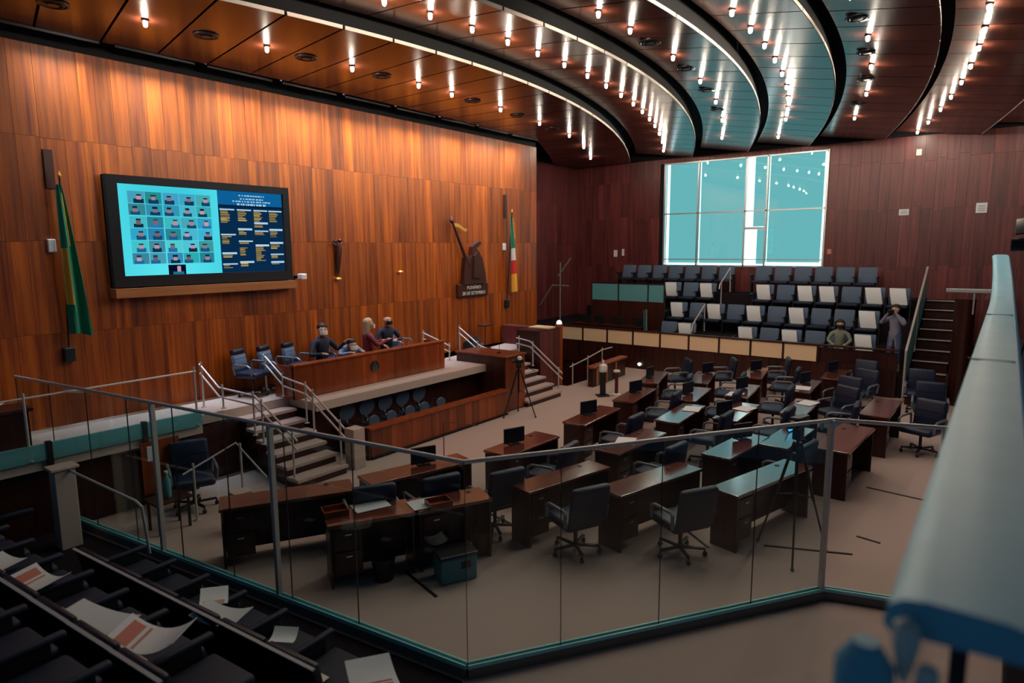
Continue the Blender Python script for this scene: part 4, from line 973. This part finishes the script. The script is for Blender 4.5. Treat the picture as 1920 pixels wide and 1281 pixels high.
t3 = tripod('tripod_camera', 'dark camera tripod on the balcony at the right picture edge', 9.0, -0.34, 1.66, 0.24, 0, 1.5)
t3.location.z = 2.2
# dark jacket thrown over the balcony camera
MB().sheet(lambda u, v: (0.55*(u-.5), -0.32+0.62*v, 1.58+0.16*math.sin(u*3.1)+0.22*v-0.35*(v-.5)**2), 10, 8, 0.02).build('rain_cover', M_leather2, t3, True)

# ------------------------------------------------------------------ gallery seats
def make_seat(fab, w=0.60, back_h=0.48, folded=True, trim=False):
    t = thing('gallery_seat', '', 'seat')
    tilt = Matrix.Translation((0, -0.08, 0.42)) @ Matrix.Rotation(R(12), 4, 'X')
    bk_ = MB().rbox(-w/2+0.045, w/2-0.045, -0.05, 0.04, 0.0, back_h, 0.035, 2, tilt).build('backrest', fab, t, True)
    if trim: MB().box(-w/2, w/2, -0.062, -0.04, back_h-0.006, back_h+0.012, tilt).build('top_trim', M_satin, bk_)
    if folded: MB().rbox(-w/2+0.05, w/2-0.05, 0.0, 0.10, 0.30, 0.66, 0.035, 2, Matrix.Translation((0, 0.02, 0.08)) @ Matrix.Rotation(R(-6), 4, 'X')).build('seat_cushion', fab, t, True)
    else: MB().rbox(-w/2+0.05, w/2-0.05, -0.05, 0.36, 0.36, 0.45, 0.035, 2).build('seat_cushion', M_fabricd, t, True)  # shade on the seat pans put into the darker cushion colour
    for s in (-1, 1):
        MB().rbox(s*w/2-0.028, s*w/2+0.028, -0.12, 0.34, 0.60, 0.645, 0.015, 2).build('armrest', M_leather2, t, True)
        MB().box(s*w/2-0.018, s*w/2+0.018, -0.05, 0.18, 0.0, 0.60).build('side_frame', M_plastic, t)
    return t
FAR = Proto(make_seat(M_fabric, 0.62, 0.50, folded=False))
def notice(name_lb, loc, rz, bend, w=0.40, h=0.56, printed=False, flat=False):
    o = tag(MB().sheet(lambda u, v: (w*(u-.5)+0.09*(v-.5), (0.30*v if flat else 0.05*math.sin(v*2.5)+bend*u*v-0.10*v), (0.02*math.sin(u*5) if flat else 0)+(h*v if not flat else 0.012+0.05*v*v)), 6, 8, 0.004).build('notice_sheet', M_paper, loc=loc, rot=(0, 0, rz), smooth=True), name_lb, 'paper', 'notices on seats')
    MB().box(-w*.36, w*.36, -0.010, -0.006, h*.30, h*.34).build('print_line', M_inkgrey, o) if not flat else None
    return o
ROWS = [('bottom', 19.30, 0.55, 2.65, 8.78, [(6.55, 7.40)], [8.1, 5.83, 5.72, 4.45, 3.05]),
        ('second', 20.30, 1.10, 2.70, 8.87, [], [8.55, 7.15, 5.78, 4.53, 3.2]),
        ('third', 21.30, 1.70, 2.22, 9.52, [(6.35, 7.40)], [9.3, 8.1, 5.8, 4.85, 3.98, 3.14, 2.3]),
        ('top', 22.30, 2.25, 3.33, 11.75, [(6.75, 7.15)], [])]
for rn, X, z, ya, yb, gaps, paps in ROWS:
    ysv = []; yv = yb-0.31
    while yv > ya:
        if not any(g0 < yv < g1 for g0, g1 in gaps): ysv.append(yv)
        yv -= 0.62
    pset = {}
    for p in paps:
        j = min(range(len(ysv)), key=lambda k: abs(ysv[k]-p)); pset[j] = p
    for j, yv in enumerate(ysv):
        FAR.place((X, yv, z), R(90), 'slate blue tip-up seat, %s from the left in the %s gallery row' % (ORD[j], rn), 'far gallery seats')
        if j in pset: notice('white notice on the %s seat from the left, %s gallery row' % (ORD[j], rn), (X-0.10, yv, z+0.45), R(90), random.uniform(-.03, .03), h=0.46)

# near public seats, seen from behind
def make_near():
    t = thing('public_seat', '', 'seat'); w = 0.60
    tilt = Matrix.Translation((0, -0.02, 0.36)) @ Matrix.Rotation(R(10), 4, 'X')
    bk_ = MB().rbox(-w/2+0.02, w/2-0.02, -0.045, 0.035, 0.0, 0.46, 0.03, 2, tilt).build('backrest', M_leather2, t, True)
    MB().box(-w/2, w/2, -0.056, -0.030, 0.455, 0.468, tilt).build('top_trim', M_trim, bk_)
    MB().rbox(-w/2+0.05, w/2-0.05, 0.02, 0.54, 0.34, 0.44, 0.04, 3).build('seat_cushion', M_fabricd, t, True)
    for s in (-1,):
        MB().rbox(s*w/2-0.03, s*w/2+0.03, 0.08, 0.56, 0.52, 0.57, 0.018, 3).build('armrest', M_fabricd, t, True)
        MB().box(s*w/2-0.02, s*w/2+0.02, 0.14, 0.46, 0.0, 0.52).build('side_frame', M_plastic, t)
    MB().rbox(-0.06, 0.06, 0.12, 0.20, 0.445, 0.455, 0.004).build('seat_badge', M_satin, t)
    return t
NEAR = Proto(make_near())
rowdef = [('front', 0.0, lambda y: 2.40+(7.1-y)*0.080, [7.05-0.60*k for k in range(6)]+[10.9, 10.3]),
          ('middle', 0.40, lambda y: 1.46+(7.0-y)*0.078, [10.8, 10.2, 9.6, 9.0, 8.4, 7.8]+[7.2-0.60*k for k in range(6)]),
          ('rear', 0.72, lambda y: 0.66+(7.0-y)*0.075, [9.9, 9.3, 8.7]+[8.1-0.60*k for k in range(8)])]
for rn, z, fx, ysv in rowdef:
    for j, yv in enumerate(sorted(ysv, reverse=True)):
        NEAR.place((fx(yv), yv, z), R(-85.3), 'black public seat in the %s foreground row, %s from the left' % (rn, ORD[j]), 'near public seats')
def seatpaper(lb, x, y, z, rz, w, h, curl, red):
    t = thing('notice_sheet', lb, 'paper', (x, y, z), R(rz))
    fnp = lambda u, v, e=0.0: (w*(u-.5), h*(v-.5), 0.01+curl*((u-.5)**2*4)+0.02*v+e)
    MB().sheet(fnp, 10, 6, 0.004).build('sheet', M_paper, t, True)
    if red:
        for k, (u0, u1) in enumerate(((0.08, 0.26), (0.32, 0.36))):
            MB().sheet(lambda u, v: fnp(u0+(u1-u0)*u, 0.12+0.76*v, 0.004), 3, 4, 0.002).build('printed_block', M_print, t, True)
    return t
seatpaper('white notice with red print on front foreground row, farthest one', 2.78, 5.62, 0.58, 60, 0.34, 0.24, 0.03, True)
seatpaper('curved white notice on front foreground row, second one', 2.55, 5.05, 0.72, -70, 0.46, 0.24, 0.05, False)
seatpaper('small crumpled white sheet on front foreground row', 2.80, 4.55, 0.58, 40, 0.22, 0.20, 0.04, False)
seatpaper('white notice with red print nearest the glass corner', 2.86, 3.50, 0.64, 60, 0.44, 0.34, 0.03, True)
seatpaper('wide white sheet on middle foreground row beside a red printed notice', 1.66, 5.12, 1.10, -75, 0.62, 0.24, 0.03, False)
seatpaper('curled notice with red print on middle foreground row', 1.80, 4.55, 1.08, -60, 0.50, 0.28, 0.10, True)
seatpaper('curled white notice on middle foreground row at far left', 1.66, 6.35, 0.98, -75, 0.46, 0.26, 0.08, True)
seatpaper('white notice cut by the left picture edge', 1.58, 7.05, 0.98, -75, 0.36, 0.24, 0.03, False)

# ------------------------------------------------------------------ press corner at the left of the gallery, notices on walls
tg = thing('glass_screen', 'low teal glass screen behind the press desks of the gallery', 'glass screen', (19.85, 8.85, 1.10))
for a, b_ in ((0.02, 0.55), (0.6, 1.65), (1.7, 2.7)): MB().box(-0.01, 0.01, a, b_, 0.92, 1.48).build('glass_panel', M_tealg, tg)
for a in (0.0, 0.575, 1.675, 2.72): MB().box(-0.02, 0.02, a-0.02, a+0.02, 0.0, 1.52).build('post', M_dmetal, tg)
MB().box(-0.02, 0.02, 0, 2.72, 1.49, 1.53).build('top_bar', M_dmetal, tg); MB().box(-0.03, 0.03, 0, 2.72, 0.0, 0.92).build('board', M_dwood, tg)
pd = thing('press_desk', 'dark red press desk at the left of the gallery front', 'desk', (19.2, 9.2, 0.55))
MB().rbox(-0.3, 0.3, 0, 2.6, 0.68, 0.72, 0.006, 1).build('top', M_dwood, pd); MB().box(-0.28, -0.25, 0.03, 2.57, 0, 0.68).build('front_panel', M_dwood, pd)
for y in (0.03, 2.54): MB().box(-0.25, 0.25, y, y+0.03, 0, 0.68).build('side_panel', M_dwood, pd)
for i, y in enumerate((9.45, 10.2, 10.9, 11.4)):
    MON.place((19.25, y, 1.27), R(90), 'black monitor on the press desk of the gallery, %s from the right' % ORD[i], 'press monitors')
ac = thing('acrylic_shield', 'tilted pale teal clear shield at the right end of the press desk', 'screen', (18.9, 9.05, 1.1))
MB().rbox(-0.3, 0.3, -0.01, 0.01, 0, 0.75, 0.005, mat=Matrix.Rotation(R(35), 4, 'Z') @ Matrix.Rotation(R(8), 4, 'Y')).build('sheet', M_tealg, ac); MB().box(-0.1, 0.1, -0.1, 0.1, -0.02, 0.0).build('foot', M_dmetal, ac)
tv = thing('stage_cart', 'small equipment cart with pale top and blue screen beside the front wall corner', 'cart', (17.0, 12.75, 1.1))
MB().rbox(-0.4, 0.4, -0.2, 0.2, 0.62, 0.72, 0.01).build('top', M_white, tv); MB().rbox(-0.38, 0.05, -0.2, 0.2, 0.05, 0.5, 0.02).build('screen_box', M_plastic, tv)
MB().box(-0.34, 0.0, -0.215, -0.2, 0.12, 0.42).build('screen', M_shirt, tv); MB().rbox(0.25, 0.5, -0.18, 0.1, 0.0, 0.5, 0.04).build('canvas_bag', M_white, tv)
for s in (-.35, .35): MB().tube([(s, 0, 0.0), (s, 0, 0.62)], 0.02, 6).build('leg', M_plastic, tv)
struct(MB().box(16.5, XF, 12.32, 14.1, 0.9, 1.1).build('floor_side_landing', M_carpet2))
ew = thing('light_stand', 'pale folding stand with crossbars against the far left gallery wall', 'stand', (20.0, 13.0, 1.1))
MB().tube([(0, 0, 0), (0, 0, 2.2)], 0.025, 8).build('mast', M_green, ew); MB().tube([(0, -.35, 1.35), (0, .35, 1.35)], 0.03, 8).build('crossbar', M_green, ew); MB().tube([(0, .1, 1.7), (0, -0.45, 2.35)], 0.025, 8).build('boom', M_green, ew); MB().tube([(0, .9, .6), (0, .35, 1.35)], 0.025, 8).build('brace', M_green, ew)
def wallnote(lb, y, z, w, h, mat=M_paper, x=XF, ink=True):
    t = thing('wall_notice', lb, 'notice', (x-0.006, y, z))
    MB().box(-0.006, 0.0, -w/2, w/2, 0, h).build('sheet', mat, t)
    if ink:
        for k in range(3): MB().box(-0.008, -0.006, -w*.35, w*.3, h*(.2+.22*k), h*(.28+.22*k)).build('print_line', M_inkgrey, t)
wallnote('white notice on the far wall, halfway right of the window', 2.62, 4.72, 0.26, 0.18)
wallnote('square grey notice on the far wall, farthest right', 0.72, 4.72, 0.26, 0.28)
wallnote('small white box high on the far wall under the ceiling', 2.35, 6.45, 0.14, 0.18, M_white, ink=False)
wallnote('small red and white plate beside the lower right window corner', 4.62, 3.56, 0.12, 0.16, M_print, ink=False)
wallnote('small white plate on the far wall left of the window, left one', 12.35, 3.46, 0.16, 0.26, M_white, ink=False)
wallnote('small white plate on the far wall left of the window, right one', 12.02, 3.50, 0.10, 0.26, M_white, ink=False)
wb = thing('ledge_shelf', 'pale narrow shelf bar near the wooden pillar at right', 'shelf', (18.3, 0.1, 2.72))
MB().rbox(-0.05, 0.05, -0.1, 1.0, 0.0, 0.09, 0.01).build('board', M_alu, wb); MB().tube([(0, 0.45, 0.0), (0, 0.45, -0.5)], 0.02, 6).build('strut', M_alu, wb)

# dark corner under the left platform
gb = thing('grey_pedestal', 'pale grey upright box below the teal platform edge at far left', 'box', (2.85, 9.45, 0)); MB().rbox(-0.12, 0.12, -0.1, 0.1, 0.0, 1.05, 0.01).build('body', M_stone, gb); MB().rbox(-0.16, 0.16, -0.13, 0.13, 1.05, 1.09, 0.01).build('top', M_stone, gb)
SWIV.place((4.45, 9.35, 0), R(160), 'grey backed swivel chair below the teal platform edge', 'swivel chairs in the chamber')
wp_ = thing('notice_board', 'wooden side board with small white notice below the platform edge', 'board', (3.95, 9.80, 0.25)); MB().box(0, 0.55, 0, 0.04, 0, 0.78).build('board', M_desk, wp_); MB().box(0.08, 0.22, -0.008, 0, 0.50, 0.72).build('notice', M_paper, wp_)
bt = thing('water_bottle', 'slim teal water bottle standing on dark ledge at left', 'bottle', (3.9, 8.95, 0.45)); MB().lathe([(0.045, 0), (0.05, 0.02), (0.05, 0.24), (0.02, 0.30), (0.02, 0.34)], 12).build('body', M_tealg, bt, True); MB().lathe([(0.024, .34), (0.024, .37)], 10).build('cap', M_white, bt)
tb2 = thing('side_table', 'small dark side table carrying the teal bottle at left', 'table', (3.9, 8.95, 0)); MB().rbox(-0.25, 0.25, -0.2, 0.2, 0.42, 0.45, 0.006).build('top', M_dwood, tb2)
for sx in (-.2, .2):
    for sy in (-.15, .15): MB().box(sx-.015, sx+.015, sy-.015, sy+.015, 0, 0.42).build('leg', M_dmetal, tb2)
pdl = thing('platform_desk', 'dark desk with pale papers behind the left platform edge', 'desk', (2.1, 10.7, PZ)); MB().rbox(-0.8, 0.8, -0.25, 0.25, 0.55, 0.60, 0.006).build('top', M_dwood, pdl); MB().box(-0.75, 0.75, -0.22, -0.19, 0, 0.55).build('front', M_dwood, pdl)
for s in (-.75, 0.72): MB().box(s, s+0.03, -0.2, 0.22, 0, 0.55).build('side_panel', M_dwood, pdl)
for i, (x, y) in enumerate(((1.5, 10.65), (1.95, 10.7), (2.4, 10.65))):
    tag(MB().sheet(lambda u, v: (0.4*u, 0.28*v, 0.004+0.03*u*u), 6, 3, 0.004).build('paper_sheet', M_paper, loc=(x, y, PZ+0.602), rot=(0, 0, R(20*i))), 'pale papers on the left platform desk, %s from the left' % ORD[i], 'paper')
# ================================================================== people
def person(name, label, loc, rz, pose, cloth, legs=None, hair=None, mask=None, skin=M_skin, long_hair=False, scale=1.0, feet=M_plastic):
    root = thing(name, label, 'person', loc, R(rz))
    P = pose
    V = []; E_ = []; Rr = []; T = []
    def v(p, r, t): V.append(Vector(p)*scale); Rr.append(r*scale); T.append(t); return len(V)-1
    def ch(*ids):
        for a, b in zip(ids[:-1], ids[1:]): E_.append((a, b))
    hip = Vector(P['hip']); chest = Vector(P['chest']); neck = Vector(P['neck']); head = Vector(P['head'])
    face = Vector(P.get('face', (0, 1, 0))).normalized()
    side = face.cross(Vector((0, 0, 1))).normalized()
    p0 = v(hip, 0.135, 'b'); p1 = v(hip.lerp(chest, .5), 0.125, 'b'); p2 = v(chest, 0.145, 'b'); p3 = v(chest.lerp(neck, .6), 0.10, 'b'); p4 = v(neck, 0.058, 's')
    h0 = v(head+Vector((0, 0, -.085))+face*0.02, 0.066, 's'); h1 = v(head, 0.088, 's'); h2 = v(head+Vector((0, 0, .075))-face*0.012, 0.078, 's')
    ch(p0, p1, p2, p3, p4, h0, h1, h2)
    n_ = v(head+face*0.105+Vector((0, 0, -.018)), 0.014, 's'); ch(h1, n_)
    for s in (-1, 1):
        e_ = v(head+side*s*0.094+Vector((0, 0, -.01)), 0.014, 's'); ch(h1, e_)
    sh_ax = Vector(P.get('shoulder_axis', (1, 0, 0))).normalized()
    for s, k in ((-1, 'L'), (1, 'R')):
        sh = chest.lerp(neck, .42)+sh_ax*s*0.185
        a0 = v(sh, 0.068, 'b'); a1 = v(P['elbow'+k], 0.050, 'b'); a2 = v(P['wrist'+k], 0.034, 'c'); ch(p3, a0, a1, a2)
        w_ = Vector(P['wrist'+k]); d = (w_-Vector(P['elbow'+k])).normalized()
        hd = v(w_+d*0.06, 0.036, 's'); ch(a2, hd)
        ax = d.cross(Vector((0, 0, 1))); ax = ax.normalized() if ax.length > .1 else Vector((1, 0, 0))
        for q, (off, ln) in enumerate(((-.026, .075), (-.009, .085), (.009, .08), (.026, .065))):
            f1 = v(w_+d*0.10+ax*off, 0.010, 's'); f2 = v(w_+d*(0.10+ln*.55)+ax*off+Vector((0, 0, -.012)), 0.009, 's'); f3 = v(w_+d*(0.10+ln*.8)+ax*off+Vector((0, 0, -.03)), 0.008, 's'); ch(hd, f1, f2, f3)
        t1 = v(w_+d*0.055+ax*(-.045*s), 0.011, 's'); t2_ = v(w_+d*0.09+ax*(-.055*s), 0.010, 's'); ch(hd, t1, t2_)
        hp = hip+sh_ax*s*0.09
        l0 = v(hp, 0.10, 'l'); l1 = v(P['knee'+k], 0.064, 'l'); l2 = v(P['ankle'+k], 0.045, 'k'); ch(p0, l0, l1, l2)
        an = Vector(P['ankle'+k]); ft = Vector(P.get('foot', (0, 1, 0))).normalized()
        l3 = v(an+ft*0.15+Vector((0, 0, -.035)), 0.036, 'f'); ch(l2, l3)
    me = bpy.data.meshes.new('body_src'); me.from_pydata([tuple(x) for x in V], E_, []); me.update()
    so = bpy.data.objects.new('tmp_body', me); COL.objects.link(so)
    md = so.modifiers.new('skin', 'SKIN'); md.use_smooth_shade = True
    sv = me.skin_vertices[0].data
    for i, r in enumerate(Rr): sv[i].radius = (r, r); sv[i].use_root = (i == 0)
    sb = so.modifiers.new('sub', 'SUBSURF'); sb.levels = 1; sb.render_levels = 1
    dg = bpy.context.evaluated_depsgraph_get(); dg.update()
    bm_ = bpy.data.meshes.new_from_object(so.evaluated_get(dg)); bpy.data.objects.remove(so)
    bm_.name = 'body'; bm_.materials.clear()
    mats = [skin, cloth, legs or cloth, feet]
    for m_ in mats: bm_.materials.append(m_)
    tagm = {'s': 0, 'b': 1, 'c': 1, 'l': 2, 'k': 2 if not P.get('bare') else 0, 'f': 3}
    Vn = np.array([tuple(x) for x in V])
    for pg in bm_.polygons:
        c = np.array(pg.center); j = int(np.argmin(((Vn-c)**2).sum(1)-np.array(Rr)**2)); pg.material_index = tagm[T[j]]; pg.use_smooth = True
    put('body', bm_, root)
    hd = head*scale
    yaw = math.atan2(face.y, face.x)-math.pi/2
    HM = Matrix.Translation(hd) @ Matrix.Rotation(yaw, 4, 'Z') @ Matrix.Scale(scale, 4)
    for s in (-1, 1):
        MB().lathe([(0, -.01), (.011, 0), (0, .01)], 8, HM @ Matrix.Translation((s*0.034, 0.083, 0.018)), cap=False).build('eye', M_plastic, root, True)
    if mask is not None:
        MB().sheet(lambda u, v_: HM @ Vector((0.085*math.sin((u-.5)*2.4), 0.028+0.098*math.cos((u-.5)*2.0)-0.01*abs(v_-.5), -0.095+0.085*v_)), 8, 4, 0.006).build('face_mask', mask, root, True)
    if hair is not None:
        prof = [(0.100, 0.025), (0.106, 0.05), (0.096, 0.09), (0.06, 0.125), (0.0, 0.138)]
        m_ = MB().lathe(prof, 16, HM @ Matrix.Translation((0, -0.022, 0.0)) @ Matrix.Rotation(R(14), 4, 'X'), cap=False)
        if long_hair:
            m_.sheet(lambda u, v_: HM @ Vector((0.115*math.sin((u-.5)*4.2), -0.02-0.10*math.cos((u-.5)*3.2), 0.06-0.32*v_)), 10, 5, 0.03)
        m_.build('hair', hair, root, True)
    return root
seat_legs = dict(kneeL=(-.14, .36, .40), kneeR=(.14, .36, .40), ankleL=(-.13, .34, .08), ankleR=(.13, .34, .08))
person('person', 'person in navy suit with white mask sitting at the left of the speakers desk', (8.02, 10.98, PZ), 172, dict(hip=(0, 0, .42), chest=(0, .02, .76), neck=(0, .03, .97), head=(0, .06, 1.11), face=(0.25, 1, -.1), elbowL=(-.34, .02, .66), elbowR=(.30, .10, .62), wristL=(-.42, .16, .80), wristR=(.20, .34, .66), **seat_legs), M_suit, M_suitd, M_hair, M_white)
person('person', 'person with white mask bowing low over the speakers desk', (8.60, 11.02, PZ), 175, dict(hip=(0, -.05, .40), chest=(0, .16, .60), neck=(0, .27, .70), head=(0.03, .36, .76), face=(.1, 1, -.5), elbowL=(-.27, .25, .56), elbowR=(.27, .25, .56), wristL=(-.18, .42, .60), wristR=(.18, .42, .60), **seat_legs), M_shirt, M_suitd, M_hair, M_white)
person('person', 'person in maroon jacket with blonde hair facing right, hand held out', (9.18, 10.96, PZ), -112, dict(hip=(0, 0, .42), chest=(0, .02, .76), neck=(0, .03, .97), head=(0, .06, 1.11), face=(0.1, 1, 0), elbowL=(-.26, .12, .64), elbowR=(.27, .14, .66), wristL=(-.12, .36, .70), wristR=(.16, .38, .74), **seat_legs), M_maroon, M_suitd, M_blonde, M_white, long_hair=True)
person('person', 'bald person in dark suit and black mask sitting next to the maroon jacket', (9.80, 11.02, PZ), 160, dict(hip=(0, 0, .44), chest=(0, .03, .79), neck=(0, .04, 1.0), head=(0, .07, 1.14), face=(-.2, 1, -.15), elbowL=(-.30, .12, .70), elbowR=(.30, .10, .66), wristL=(-.10, .34, .72), wristR=(.22, .34, .62), **seat_legs), M_suit, M_suitd, None, M_plastic)
person('person', 'standing person in grey shirt and blue shorts taking photographs by the gallery rail', (19.0, 2.15, 0.0), 70, dict(hip=(0, 0, .96), chest=(0, .02, 1.30), neck=(0, .03, 1.52), head=(0, .06, 1.66), elbowL=(-.30, .18, 1.28), elbowR=(.30, .18, 1.28), wristL=(-.09, .22, 1.56), wristR=(.09, .22, 1.56), kneeL=(-.11, .05, .52), kneeR=(.11, .02, .52), ankleL=(-.13, .0, .08), ankleR=(.12, .0, .08), bare=True), M_grey, M_jeans, M_hair, None).location.z = 0.55
pc = thing('photo_camera', 'black camera held to the face of the standing photographer', 'camera', (19.0-0.29, 2.15+0.10, 2.17), R(70)); MB().rbox(-0.07, 0.07, -0.04, 0.03, -0.05, 0.05, 0.012).build('body', M_plastic, pc); MB().lathe([(0.035, 0), (0.038, 0.09), (0.03, 0.09)], 12, Matrix.Translation((0, 0.03, 0)) @ Matrix.Rotation(R(-90), 4, 'X')).build('lens', M_plastic, pc, True)
person('person', 'person in pale green top with dark mask seated in the bottom gallery row', (19.18, 3.47, 0.55), 100, dict(hip=(0, 0, .50), chest=(0, .02, .84), neck=(0, .03, 1.04), head=(0, .06, 1.18), elbowL=(-.28, .08, .74), elbowR=(.28, .08, .74), wristL=(-.16, .30, .66), wristR=(.16, .30, .66), **seat_legs), M_green, M_suitd, M_hair, M_plastic, long_hair=True)
